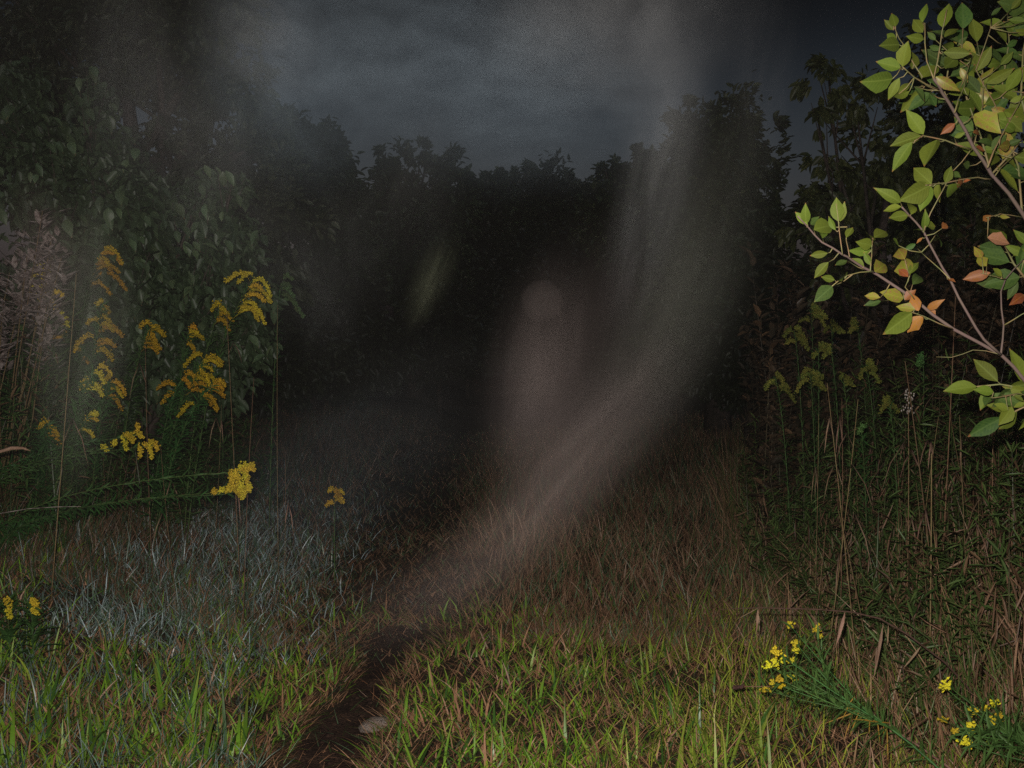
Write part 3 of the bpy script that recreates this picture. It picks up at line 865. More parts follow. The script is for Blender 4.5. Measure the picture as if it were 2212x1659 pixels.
LEAF = {}
for key, m_ in (("g", M_leaf_g), ("d", M_leaf_d), ("y", M_leaf_y), ("o", M_leaf_o), ("t", M_leaf_t)):
    LEAF[key] = [leaf_proto("leaf_blade", w_, b_, f_, (.13 if key in "ot" else .04), m_, i) for i, (w_, b_, f_) in
                 enumerate(((.46, .10, .35), (.42, .28, .20), (.50, .03, .45), (.40, .42, .30), (.44, -.10, .30)))]
    LEAF[key + "w"] = [leaf_proto("leaf_blade", w_, b_, f_, (.2 if key in "oty" else .05), m_, 9 + i) for i, (w_, b_, f_) in enumerate(((.58, .12, .2), (.64, .2, .3)))]


def place_leaf(me, base, tip, nrm, parent, name="leaf", label=None):
    base = Vector(base); ax = Vector(tip) - base; L = ax.length
    yv = ax / L; xv = yv.cross(nrm)
    xv = xv.normalized() if xv.length > 1e-4 else yv.orthogonal().normalized()
    zv = xv.cross(yv)
    R = Matrix((xv, yv, zv)).transposed().to_4x4()
    o = bpy.data.objects.new(name, me); COL.objects.link(o)
    if parent:
        o.parent = parent
        o.matrix_parent_inverse = Matrix.Identity(4)
        o.matrix_local = Matrix.Translation(base - Vector(parent.location)) @ R @ Matrix.Scale(L, 4)
    if label: o["label"] = label
    return o


# ------------------------------------------------------------------ right shrub with the bright branch
A = lambda p: (1474.6 + p[0] / 3.0, p[1] / 3.0)
B = lambda p: (1474.6 + p[0] / 3.0, 553.0 + p[1] / 3.0)
DB = 2.35
STEMS = [  # (points in view px, depth at start, depth at end, r0, r1, woody)
    ([(2330, 640), (2260, 535), (2208, 460), (2142, 377), (2102, 317), (2062, 243), (2035, 200), (2017, 170)], 2.55, 2.30, .0085, .0050, 1),
    ([(2017, 170), (2025, 133), (2035, 67), (2045, 20)], 2.30, 2.28, .003, .002, 0),
    ([(2017, 170), (2002, 133), (1998, 50)], 2.30, 2.33, .003, .002, 0),
    ([(2028, 193), (1975, 167), (1948, 143)], 2.31, 2.22, .003, .002, 0),
    ([(1992, 165), (1958, 110), (1942, 83), (1925, 43)], 2.30, 2.36, .0025, .0015, 0),
    ([(2160, 250), (2145, 217), (2108, 150), (2140, 60)], 2.5, 2.42, .003, .002, 0),
    ([(2062, 243), (2082, 190), (2100, 120)], 2.33, 2.45, .0025, .0015, 0),
    ([(2098, 322), (2042, 303), (1992, 293), (1975, 305)], 2.33, 2.24, .0032, .002, 0),
    ([(2145, 387), (2112, 383), (2075, 388), (2012, 398), (2000, 400)], 2.38, 2.24, .0032, .002, 0),
    ([(2133, 362), (2160, 300), (2185, 253), (2212, 200)], 2.37, 2.46, .003, .002, 0),
    ([(2150, 379), (2175, 350), (2212, 325)], 2.4, 2.5, .0025, .0015, 0),
    ([(2162, 766), (2125, 733), (2092, 680), (2052, 603), (2022, 553), (1995, 500), (1962, 463), (1948, 447)], 2.42, 2.25, .0055, .0030, 1),
    ([(1995, 500), (2010, 460), (2045, 395)], 2.28, 2.26, .0025, .002, 0),
    ([(2052, 603), (2012, 565), (1990, 545)], 2.33, 2.4, .0022, .0015, 0),
    ([(2330, 960), (2270, 880), (2212, 820), (2162, 766), (2058, 710), (1975, 646), (1895, 593), (1862, 576), (1838, 560), (1820, 550), (1775, 523), (1745, 490), (1723, 467)], 2.55, 2.20, .0085, .0022, 1),
    ([(2162, 766), (2168, 703), (2162, 630), (2172, 603), (2212, 560)], 2.42, 2.5, .004, .002, 1),
    ([(2168, 703), (2190, 690), (2225, 670)], 2.44, 2.4, .003, .002, 0),
    ([(2162, 766), (2130, 758), (2102, 756), (2055, 772), (2022, 771)], 2.42, 2.5, .002, .0012, 0),
    ([(1820, 550), (1815, 515), (1812, 487), (1806, 440)], 2.24, 2.2, .0022, .0015, 0),
    ([(1835, 555), (1828, 520), (1830, 490)], 2.25, 2.28, .002, .0015, 0),
    ([(1880, 585), (1883, 553), (1885, 515)], 2.27, 2.3, .0022, .0015, 0),
    ([(1888, 586), (1858, 588), (1828, 596), (1797, 618)], 2.27, 2.2, .0022, .0015, 0),
    ([(2058, 710), (1995, 683), (1968, 674)], 2.35, 2.3, .0025, .0018, 0),
    ([(1975, 646), (1955, 620), (1965, 595)], 2.31, 2.27, .0022, .0015, 0),
    ([(2212, 470), (2160, 462), (2130, 470)], 2.5, 2.45, .002, .0012, 0),
    ([(2172, 603), (2150, 597), (2120, 590)], 2.45, 2.42, .002, .0012, 0),
    ([(2260, 870), (2200, 850), (2140, 860)], 2.5, 2.42, .003, .0015, 0),
]
shrub_base = Vector((2.55 * (2500 - 1106) / F, 3.0, 0)); shrub_base.z = gz(shrub_base.x, shrub_base.y)
shrub = root("shrub", shrub_base, "bright leafy shrub branch reaching in from the right edge with green and orange leaves", "shrub")
SK = []
for i, (pts, d0, d1, r0, r1, wd) in enumerate(STEMS):
    n = len(pts); P = []
    for k, (u, v) in enumerate(pts):
        P.append(W(u, v, d0 + (d1 - d0) * k / (n - 1)))
    # subdivide a little so the wood is not dead straight
    Q_ = [P[0]]
    for a, b in zip(P[:-1], P[1:]):
        L = (b - a).length
        Q_ += [a.lerp(b, .5) + Vector((rnd.uniform(-1, 1), rnd.uniform(-1, 1), rnd.uniform(-1, 1))) * L * .025, b]
    mb = MB(); m = len(Q_)
    mb.tube(Q_, [.62 * (r0 + (r1 - r0) * k / (m - 1)) for k in range(m)], 7 if wd else 5)
    mb.build("branch" if wd else "twig", M_bark if wd else M_twig, shrub, smooth=True)
    for a, b in zip(Q_[:-1], Q_[1:]):
        for t_ in (0, .33, .66): SK.append(a.lerp(b, t_))
    SK.append(Q_[-1])
# stems from the ground outside the frame
for tgt in (W(2330, 640, 2.55), W(2330, 960, 2.55)):
    mb = MB(); b0 = shrub_base + Vector((0, 0, -.05)); mid = b0.lerp(tgt, .55) + Vector((.18, .1, .1))
    mb.tube([b0, b0.lerp(mid, .5) + Vector((.05, 0, .05)), mid, mid.lerp(tgt, .55) + Vector((0, 0, .03)), tgt], [.014, .0125, .011, .0095, .0085], 8)
    mb.build("branch", M_bark, shrub, smooth=True)

LA = [((1555, 145), (1565, 0), 'g'), ((1690, 180), (1720, -10), 'gw'), ((1380, 170), (1350, 65), 'g'), ((1365, 195), (1300, 120), 'g'), ((1385, 260), (1305, 215), 'gw'), ((1560, 210), (1480, 110), 'gw'),
      ((1560, 255), (1445, 235), 'g'), ((1695, 240), (1795, 155), 'g'), ((1405, 290), (1280, 290), 'g'), ((1415, 440), (1240, 395), 'g'), ((1485, 450), (1495, 310), 'g'), ((1425, 430), (1450, 255), 'gw'),
      ((1360, 510), (1165, 550), 'gw'), ((1405, 505), (1320, 665), 'g'), ((1400, 610), (1485, 510), 'g'), ((1470, 590), (1325, 665), 'g'), ((1545, 505), (1670, 390), 'gw'), ((1690, 340), (1885, 345), 'g'),
      ((1640, 495), (1805, 610), 'y'), ((1910, 460), (2010, 280), 'g'), ((1800, 440), (1850, 540), 'o'), ((1965, 540), (2175, 420), 'g'), ((2100, 590), (2205, 430), 'g'), ((1560, 870), (1445, 700), 'g'),
      ((1545, 880), (1320, 945), 'g'), ((1487, 920), (1325, 1118), 'g'), ((1650, 905), (1560, 1080), 'g'), ((1612, 1192), (1488, 1070), 'gw'), ((1600, 1200), (1420, 1310), 'gw'), ((1605, 1200), (1530, 1370), 'gw'),
      ((1700, 1185), (1750, 1070), 'gw'), ((1720, 1200), (1780, 1275), 'gw'), ((1740, 1120), (1810, 1150), 'd'), ((1660, 1180), (1630, 1330), 'g'), ((1412, 1312), (1278, 1218), 'g'), ((1418, 1340), (1283, 1365), 'g'),
      ((1462, 1392), (1312, 1420), 'g'), ((1480, 1390), (1500, 1250), 'g'), ((1560, 1485), (1595, 1385), 'g'), ((1560, 1495), (1492, 1455), 'g'), ((1580, 1460), (1632, 1472), 'g'), ((1765, 800), (1660, 880), 'o'),
      ((1890, 740), (2068, 845), 'yw'), ((2000, 700), (2128, 748), 'ow'), ((1780, 600), (1860, 500), 'd'), ((2120, 660), (2230, 620), 'g'), ((2230, 70), (2045, 0), 'dw'), ((2230, 140), (2090, 130), 'g'),
      ((2235, 215), (2155, 195), 'g'), ((1900, 950), (1955, 985), 'o'), ((2005, 970), (2110, 850), 'dw'), ((2050, 950), (2150, 935), 'o'), ((1760, 890), (1840, 855), 'g'), ((810, 1455), (722, 1365), 'g'),
      ((800, 1450), (790, 1338), 'g'), ((830, 1455), (885, 1400), 'd'), ((850, 1490), (1000, 1440), 'gw'), ((905, 1545), (890, 1440), 'g'), ((1010, 1435), (990, 1262), 'gw'), ((1020, 1435), (1055, 1300), 'g'),
      ((1060, 1540), (1105, 1468), 'g'), ((990, 1490), (930, 1400), 'g'), ((940, 1640), (820, 1655), 'g'), ((1230, 1560), (1195, 1495), 'g'), ((1240, 1540), (1342, 1482), 'g'), ((1225, 1590), (1128, 1568), 'g'),
      ((1175, 1650), (1190, 1570), 'g'), ((1222, 1622), (1088, 1642), 'g'), ((1400, 1592), (1348, 1550), 'g'), ((1510, 1580), (1425, 1625), 'd'), ((1440, 1680), (1385, 1595), 'yw'), ((1640, 1520), (1718, 1592), 'd'),
      ((1555, 1540), (1512, 1572), 'o'), ((1680, 1480), (1720, 1440), 'o'), ((2000, 1395), (1938, 1435), 'o'), ((2055, 1400), (2112, 1410), 'y'), ((1975, 1540), (2155, 1570), 'tw'), ((2240, 1590), (2150, 1475), 'g'),
      ((1940, 1670), (1888, 1600), 'y'), ((2230, 1650), (2095, 1605), 'g'), ((1600, 300), (1680, 330), 'd'), ((1700, 440), (1770, 380), 'g'), ((1780, 300), (1850, 230), 'd'), ((1870, 380), (1960, 300), 'dw'),
      ((1600, 600), (1640, 700), 'd'), ((1850, 620), (1760, 560), 'g'), ((1900, 700), (1980, 640), 'dw'), ((2060, 560), (2000, 480), 'd'), ((2100, 760), (2210, 860), 'gw'), ((2080, 620), (2180, 560), 'd'),
      ((1880, 860), (1960, 850), 'o'), ((2150, 850), (2080, 800), 'g'), ((1640, 260), (1580, 200), 'd'), ((2100, 300), (2200, 250), 'd'), ((2060, 420), (2150, 330), 'g'), ((1500, 560), (1600, 640), 'd'),
      ((2130, 60), (2205, -20), 'g'), ((2000, 100), (2080, 40), 'd'), ((1820, 1180), (1850, 1160), 'o'), ((1780, 1190), (1840, 1185), 'o'), ((2100, 940), (2210, 900), 'd'), ((1860, 1075), (1800, 1060), 'd')]
LB = [((945, 40), (838, 155), 'g'), ((1065, 30), (975, 70), 'd'), ((1175, 65), (1085, 5), 'g'), ((1245, 105), (1345, 25), 'yw'), ((1222, 60), (1175, -30), 'g'), ((1470, 135), (1400, -20), 'yw'), ((1462, 135), (1390, 75), 'o'),
      ((1465, 120), (1535, 5), 'g'), ((1490, 185), (1575, 80), 'd'), ((972, 195), (848, 300), 'dw'), ((985, 155), (880, 132), 'g'), ((1065, 125), (995, 130), 'g'), ((1430, 275), (1275, 225), 'yw'), ((1280, 270), (1165, 255), 'y'),
      ((1285, 292), (1178, 312), 'd'), ((1440, 285), (1512, 210), 'ow'), ((1505, 345), (1365, 320), 'yw'), ((1530, 355), (1480, 240), 'ow'), ((1485, 368), (1288, 518), 'g'), ((1558, 390), (1438, 500), 'ow'),
      ((1585, 345), (1675, 290), 'o'), ((1590, 345), (1655, 405), 'ow'), ((1995, 108), (1812, 155), 'o'), ((2085, 150), (1880, 180), 'dw'), ((2172, 165), (2095, 295), 'd'), ((1970, 65), (1900, -10), 'yw'),
      ((2070, 130), (1995, 75), 'g'), ((2240, 830), (2085, 855), 'g'), ((2015, 882), (1885, 862), 'g'), ((2010, 895), (1950, 965), 'd'), ((2140, 900), (2225, 935), 'g'), ((2110, 1000), (2015, 950), 'gw'),
      ((2135, 975), (2060, 1100), 'gw'), ((2220, 950), (2140, 985), 'g'), ((2210, 250), (2150, 300), 'o'), ((1720, 150), (1770, 165), 'o')]
for src, fn in ((LA, A), (LB, B)):
    for (pb, pt, key) in src:
        if key[0] == 'o' and src is LA and pb[1] < 1000 and rnd.random() < .5: key = 'y'
        (u0, v0), (u1, v1) = fn(pb), fn(pt)
        # depth of the leaf base: that of the nearest wood as seen from here
        best = min(SK, key=lambda s: (s - W(u0, v0, s.y)).length)
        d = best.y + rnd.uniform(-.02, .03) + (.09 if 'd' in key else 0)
        p0 = W(u0, v0, d); p1 = W(u1, v1, d + rnd.uniform(-.05, .05))
        nb = min(SK, key=lambda s: (s - p0).length)
        if (nb - p0).length > .004:
            mb = MB(); md = nb.lerp(p0, .5) + Vector((0, 0, -.004))
            mb.tube([nb, md, p0], [.0016, .0012, .0010], 4); mb.build("twig", M_twig, shrub)
        p1 = p0 + (p1 - p0) * rnd.uniform(.86, .98)
        nrm = (Vector((0, 0, CAM_H)) - p0).normalized() + Vector((rnd.uniform(-.6, .6), rnd.uniform(-.3, .3), rnd.uniform(-.4, .7)))
        place_leaf(rnd.choice(LEAF[key]), p0, p1, nrm, shrub, label={"o": "withered orange leaf", "t": "large tan dead leaf", "y": "yellowing leaf"}.get(key[0]))

# the leafy interior at the top right: more twigs, darker leaves behind the bright front ones
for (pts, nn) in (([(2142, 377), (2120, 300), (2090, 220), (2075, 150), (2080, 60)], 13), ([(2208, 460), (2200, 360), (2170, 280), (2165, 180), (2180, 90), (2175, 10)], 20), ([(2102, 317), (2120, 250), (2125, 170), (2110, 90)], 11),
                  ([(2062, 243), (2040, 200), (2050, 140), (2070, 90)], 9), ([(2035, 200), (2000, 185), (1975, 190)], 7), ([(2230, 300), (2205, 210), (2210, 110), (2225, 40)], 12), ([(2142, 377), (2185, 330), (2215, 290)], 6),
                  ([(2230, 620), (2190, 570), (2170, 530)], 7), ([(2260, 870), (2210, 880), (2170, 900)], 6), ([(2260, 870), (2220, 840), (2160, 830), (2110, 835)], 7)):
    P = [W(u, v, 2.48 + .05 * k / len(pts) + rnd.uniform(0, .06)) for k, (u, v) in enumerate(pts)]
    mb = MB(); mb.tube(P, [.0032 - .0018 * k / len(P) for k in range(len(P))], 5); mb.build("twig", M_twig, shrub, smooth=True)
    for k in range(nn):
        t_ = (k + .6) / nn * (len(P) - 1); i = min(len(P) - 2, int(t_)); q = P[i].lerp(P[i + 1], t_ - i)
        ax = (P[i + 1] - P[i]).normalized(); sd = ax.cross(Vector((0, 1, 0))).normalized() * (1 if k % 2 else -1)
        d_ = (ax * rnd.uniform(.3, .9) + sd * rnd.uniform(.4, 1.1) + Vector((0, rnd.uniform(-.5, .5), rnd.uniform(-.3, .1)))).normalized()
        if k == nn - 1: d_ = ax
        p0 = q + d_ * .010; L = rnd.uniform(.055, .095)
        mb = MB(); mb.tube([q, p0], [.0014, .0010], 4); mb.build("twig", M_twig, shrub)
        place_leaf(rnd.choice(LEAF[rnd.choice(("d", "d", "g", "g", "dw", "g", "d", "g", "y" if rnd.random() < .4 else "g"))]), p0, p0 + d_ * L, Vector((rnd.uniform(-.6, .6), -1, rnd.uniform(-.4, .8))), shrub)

# ------------------------------------------------------------------ left shrub with drooping leaves
M_vib = plant_mat("drooping_leaf", (0.060, 0.088, 0.040), 0.5, 0.45, 0.4, 0.1, 9, (0.05, 0.085, 0.035), midrib=True)
VIB = [leaf_proto("drooping_leaf_blade", w_, b_, f_, .05, M_vib, 20 + i) for i, (w_, b_, f_) in enumerate(((.5, .35, .3), (.56, .5, .2), (.45, .25, .4)))]
SHB = [(20, 190, 75, 0), (60, 300, 90, 0), (190, 215, 60, -.1), (220, 330, 75, 0), (110, 430, 120, 0), (300, 440, 90, -.1), (240, 560, 140, 0), (430, 420, 60, -.1), (500, 400, 35, -.2), (480, 520, 80, -.2),
       (520, 640, 70, -.1), (400, 650, 130, 0), (300, 760, 130, 0), (90, 640, 130, 0), (530, 740, 60, 0), (180, 830, 120, 0), (430, 800, 110, 0)]
DS = 7.0
lsh = root("shrub", (-2.7, DS + .3, gz(-2.7, DS + .3)), "large dark shrub with pale drooping leaves on the left", "shrub")
mb = MB(); b0 = Vector(lsh.location) - Vector((0, 0, .1))
cs = [(W(u, v, DS + o), r * DS / F) for (u, v, r, o) in SHB]
for c, r in cs:
    mb = MB(); m0 = b0.lerp(c, .45) + Vector((rnd.uniform(-.2, .2), rnd.uniform(.1, .3), .2))
    mb.tube([b0, m0, c], [.03, .018, .006], 6)
    for q in range(7):
        e = c + Vector((rnd.uniform(-1, 1), rnd.uniform(-1, .4), rnd.uniform(-.6, 1))) * r * .9
        mb.tube([m0.lerp(c, rnd.uniform(.5, 1)), e], [.006, .002], 4)
    mb.build("branch", M_trunk, lsh)
cnt = 0
for c, r in cs:
    for q in range(int(300 * r * r / sum(k * k for _, k in cs)) + 1):
        if cnt >= 300: break
        a = rnd.uniform(0, 2 * math.pi); rr = r * math.sqrt(rnd.random()) * 1.08
        if rnd.random() < .35: rr = r * rnd.uniform(.9, 1.15)
        p = c + Vector((math.cos(a) * rr, -math.sqrt(max(0, r * r - rr * rr)) * .9 - .04, math.sin(a) * rr))
        dr_ = Vector((rnd.gauss(.35, .5), rnd.gauss(-.35, .3), rnd.gauss(-.55, .4))).normalized()
        L = rnd.uniform(.07, .125)
        place_leaf(rnd.choice(VIB), p, p + dr_ * L, Vector((rnd.uniform(-.3, .3), -.5, 1.0)), lsh); cnt += 1
Cs = []
for c, r in cs:
    m = int(15000 * r * r / sum(k * k for _, k in cs)); d_ = unit(rng.normal(0, 1, (m, 3)))
    Cs.append(np.array(c)[None] + d_ * (r * rng.random((m, 1)) ** .4 * rng.uniform(.75, 1.12, (m, 1))) + np.array([0, .08, 0]))
C = np.concatenate(Cs); n = len(C)
D = unit(rng.normal(0, .5, (n, 3)) + np.array([.25, -.2, -.6]))
L = rng.uniform(.05, .11, n)
me = leaf_cloud(C, D, unit(rng.normal(0, .4, (n, 3)) + np.array([0, -.5, 1])), L, L * .52, mix((.022, .042, .016), (.065, .10, .045), np.clip(rng.normal(.4, .3, n), 0, 1)), "foliage")
me.materials.append(M_foliage); put("foliage", me, lsh, kind="stuff")

# silvery leafed plant at the left edge
pl = root("silver_leaved_plant", (-3.0, 5.9, gz(-3.0, 5.9)), "dusty silver grey leafed plant at the left edge above the goldenrods", "plant")
mb = MB(); st = MB(); hd = MB()
for q in range(13):
    tp = W(rnd.uniform(-80, 150), rnd.uniform(510, 700) if q else 455, 5.9 + rnd.uniform(-.15, .2))
    if q == 0: tp = W(92, 455, 5.8)
    b0 = Vector(pl.location) + Vector((rnd.uniform(-.1, .1), rnd.uniform(-.1, .1), 0))
    pts = [b0, b0.lerp(tp, .5) + Vector((rnd.uniform(-.05, .05), 0, 0)), tp]
    st.tube(pts, [.005, .004, .003], 5)
    for k in range(60):
        t_ = rnd.uniform(.5, 1.0); p = pts[1].lerp(tp, t_) + Vector((rnd.gauss(0, .035), rnd.gauss(0, .04), rnd.gauss(0, .03)))
        a = rnd.uniform(0, 6.28); L = rnd.uniform(.05, .13)
        mb.leaf(p, p + Vector((math.cos(a), math.sin(a), rnd.uniform(.0, .9))).normalized() * L, Vector((0, -.3, 1)), L * .28)
st.build("stem", M_dry, pl); mb.build("foliage", M_silver, pl, kind="stuff")


# ------------------------------------------------------------------ goldenrods
def bez(p0, p1, p2, n):
    return [p0 * ((1 - t) ** 2) + p1 * (2 * t * (1 - t)) + p2 * (t * t) for t in [k / (n - 1) for k in range(n)]]


def goldenrod(base, tip, label, sprays=6, size=.16, mat=None, side=1, leaves=90, fol=None, bend=.3, group="goldenrods on the left bank", omni=False, leaf_len=.075):
    """arching plume goldenrod: stem, joined small leaves, one-sided sprays of florets"""
    mat = mat or M_gold; fol = fol or M_fol; fl_s = max(1.0, tip[1] / 5.2)
    base = Vector(base); tip = Vector(tip)
    rt = root("goldenrod", base, label, "goldenrod", group)
    ctrl = Vector((base.x + (tip.x - base.x) * bend, base.y + (tip.y - base.y) * bend, base.z + (tip.z - base.z) * .75))
    P = bez(base - Vector((0, 0, .05)), ctrl, tip, 10)
    mb = MB(); mb.tube(P, [.0042 - .0027 * k / 9 for k in range(10)], 5); mb.build("stem", M_stem, rt, smooth=True)
    at = lambda t: P[min(8, int(t * 9))].lerp(P[min(9, int(t * 9) + 1)], t * 9 - int(t * 9))
    mb = MB()
    for k in range(leaves):
        t_ = .12 + .86 * k / leaves; p = at(min(t_, .999)); a = k * 2.4; L = leaf_len * rnd.uniform(.7, 1.3) * (1.1 - .5 * t_)
        tan = (at(min(.999, t_ + .03)) - at(max(0, t_ - .03))).normalized()
        o1 = tan.orthogonal().normalized(); o2 = tan.cross(o1)
        d_ = (o1 * math.cos(a) + o2 * math.sin(a) + tan * rnd.uniform(.1, 1.1)).normalized() + Vector((rnd.uniform(-.25, .25), rnd.uniform(-.25, .25), -rnd.uniform(0, .5)))
        mb.leaf(p, p + d_.normalized() * L, tan, L * rnd.uniform(.13, .2), fold=.1, droop=.06)
    mb.build("foliage", fol, rt, kind="stuff")
    tan = (P[-1] - P[-2]).normalized()
    for s_ in range(sprays):
        f = s_ / max(1, sprays - 1)
        t_ = .999 - (1 - f) * size / (tip - base).length * (.75 if omni else 1.3)
        p = at(max(.2, t_)); sd = side * (1 if rnd.random() < .8 else -1)
        L = size * rnd.uniform(.45, .85) * (1.05 - .45 * f)
        out = Vector((sd * rnd.uniform(.5, 1.1), rnd.uniform(-.6, .5), 0)).normalized()
        if omni: out = Vector((rnd.uniform(-.1, .8), rnd.uniform(-.5, .5), rnd.uniform(-.8, .9))).normalized()
        e = p + out * L + Vector((0, 0, rnd.uniform(-.75, .15) * L))
        c = p + out * L * .45 + (tan * .6 + Vector((0, 0, .5))) * L * .6
        C = bez(p, c, e, 6)
        st = MB(); st.tube(C, [.0015, .0014, .0012, .001, .0009, .0008], 4)
        nf = int(50 + L * 900)
        for k in range(nf):
            tt = rnd.uniform(.15, 1) ** .8; i = min(4, int(tt * 5)); q = C[i].lerp(C[i + 1], tt * 5 - i)
            q = q + Vector((rnd.gauss(0, .0055), rnd.gauss(0, .0055), abs(rnd.gauss(0.003, .010))))
            st.blob(q, rnd.uniform(.0036, .0068) * fl_s, (1, 1, rnd.uniform(.7, 1.3)))
        st.build("flower_spray", mat, rt)
    return rt


def gb(u, d, du=0):   # ground point under a view column
    x = d * (u - 1106) / F
    return Vector((x, d, gz(x, d)))


GL = [  # tip u, v, depth, base u, sprays, size, material, side, label
    (70, 580, 4.7, -10, 7, .22, M_yel, 1, "yellow goldenrod highest at the left edge, below the silvery plant"),
    (112, 640, 4.6, 95, 4, .15, M_yel, 1, "small nodding goldenrod below the highest one at the left edge"),
    (215, 548, 5.2, 130, 9, .26, M_gold, 1, "wide orange yellow goldenrod plume at the top of the left group"),
    (222, 655, 5.0, 180, 4, .13, M_gold, 1, "faint small goldenrod plume just under the wide top plume"),
    (215, 700, 4.8, 170, 11, .22, M_gold, 1, "dense orange goldenrod plume hanging right in the left group's middle"),
    (325, 705, 5.0, 250, 9, .19, M_gold, 1, "orange goldenrod with drooping plume between two denser ones"),
    (548, 600, 4.9, 400, 12, .30, M_yel, 1, "tallest yellow green goldenrod leaning right with a ladder of sprays"),
    (478, 660, 5.0, 395, 5, .15, M_gold, 1, "small goldenrod plume low on the leaning ladder goldenrod"),
    (408, 712, 5.2, 370, 5, .14, M_gold, 1, "dull goldenrod plume left of the leaning ladder goldenrod"),
    (440, 775, 4.8, 330, 12, .27, M_gold, 1, "broad flat orange goldenrod plume right of the group's middle"),
    (460, 830, 4.7, 330, 7, .18, M_gold, 1, "orange goldenrod plume drooping under the broad flat one"),
    (395, 815, 4.8, 320, 5, .15, M_gold, 1, "small orange goldenrod tuft left of the drooping plume"),
    (205, 800, 4.3, 120, 7, .17, M_yel, 1, "bright yellow goldenrod with short comb of sprays in the mist"),
    (240, 820, 4.5, 190, 5, .15, M_gold, 1, "orange goldenrod sprig just right of the bright yellow comb"),
    (190, 900, 4.2, 100, 4, .13, M_yel, 1, "low yellow goldenrod tip beneath the misty comb"),
    (105, 915, 4.2, 70, 3, .11, M_gold, 1, "lowest small goldenrod tip at the far left"),
    (180, 745, 5.1, 160, 4, .13, M_gold, -1, "faded goldenrod sprig behind the dense orange plume"),
    (150, 700, 5.2, 120, 5, .15, M_gold, -1, "dim goldenrod plume in the mist at the far left"),
    (608, 610, 5.9, 580, 7, .20, M_stem, 1, "unopened green goldenrod beside the leaning ladder goldenrod"),
]
for (u, v, d, bu, ns, sz, mt, sd, lab) in GL:
    d = d + 1.4
    goldenrod(gb(bu, d + .3), W(u, v, d), lab, max(3, int(ns * .8)), sz * 1.08, mt, sd, leaves=210, leaf_len=.10)
# stems leaning almost flat out of the bank to the right
for (u, v, d, bu, bv, ns, sz, mt, lab) in [
    (296, 940, 5.2, 60, 1010, 6, .09, M_yel, "flat lying goldenrod with one pale yellow tip, upper one of its pair"),
    (335, 962, 5.2, 80, 1040, 5, .09, M_yel, "flat lying goldenrod with a small yellow claw shaped tip"),
    (245, 968, 5.2, 60, 1020, 2, .07, M_yel, "tiny yellow goldenrod bud between the two flat lying tips"),
    (535, 1018, 4.9, 150, 1020, 14, .080, M_yel, "bright yellow goldenrod head pointing right above the silvery grass"),
    (535, 1062, 4.9, 170, 1060, 10, .070, M_yel, "bright yellow goldenrod head just under the brightest one"),
    (487, 1068, 4.9, 170, 1065, 3, .06, M_yel, "small yellow goldenrod tip left of the two bright heads")]:
    rt_b = W(bu - 200, bv, d + .5); rt_b.z = gz(rt_b.x, rt_b.y)
    goldenrod(rt_b, W(u, v, d), lab, ns, sz, mt, 1, leaves=150, bend=.05, fol=M_fol, omni=True)
goldenrod(gb(722, 6.6), W(722, 1062, 6.6), "lone dull orange goldenrod at the edge of the silvery grass", 7, .11, M_gold, 1, leaves=40)
goldenrod(gb(20, 4.3), W(12, 1302, 4.3), "small yellow flower tuft at the lower left edge", 3, .05, M_yel, 1, leaves=60, leaf_len=.12)
goldenrod(gb(70, 4.3), W(66, 1305, 4.3), "second small yellow flower tuft from the lower left edge", 3, .05, M_yel, 1, leaves=60, leaf_len=.12)

GRT = [(1752, 665, 6.8, 8, .24, M_yel, "tallest goldenrod on the right bank under the shrub branch"), (1795, 700, 7.0, 5, .17, M_yel, "flat topped dim goldenrod beside the tallest one on the right"),
       (1716, 715, 6.6, 6, .20, M_yel, "slim dim goldenrod standing left on the right bank"), (1850, 695, 7.0, 4, .16, M_yel, "pale goldenrod tip near the middle of the right bank"),
       (1768, 750, 6.2, 4, .12, M_yel, "round greenish goldenrod head in front of the tallest one"), (1795, 752, 6.3, 4, .11, M_yel, "small green goldenrod head right of the round one"),
       (1750, 805, 6.0, 9, .20, M_yel, "low spreading goldenrod at the left of the right bank"), (1675, 815, 6.3, 6, .22, M_yel, "outermost goldenrod leaning toward the clearing"),
       (1870, 785, 6.0, 6, .17, M_yel, "dim goldenrod cluster among the tall stalks"), (1822, 815, 6.0, 4, .13, M_yel, "low goldenrod sprig beneath the dim cluster"),
       (1995, 770, 5.8, 3, .10, M_folb, "green budded goldenrod under the dead twig"), (1921, 865, 5.2, 5, .11, M_yel, "single yellow green spike standing upright on the right bank"),
       (1860, 925, 5.3, 2, .06, M_folb, "short green bud spike left of the upright yellow spike")]
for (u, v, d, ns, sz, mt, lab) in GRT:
    goldenrod(gb(u + rnd.uniform(0, 40), d + .15), W(u, v, d), lab, ns, sz * .62, (M_dull if mt == M_yel else mt), rnd.choice((-1, 1)), leaves=130, group="goldenrods on the right bank")


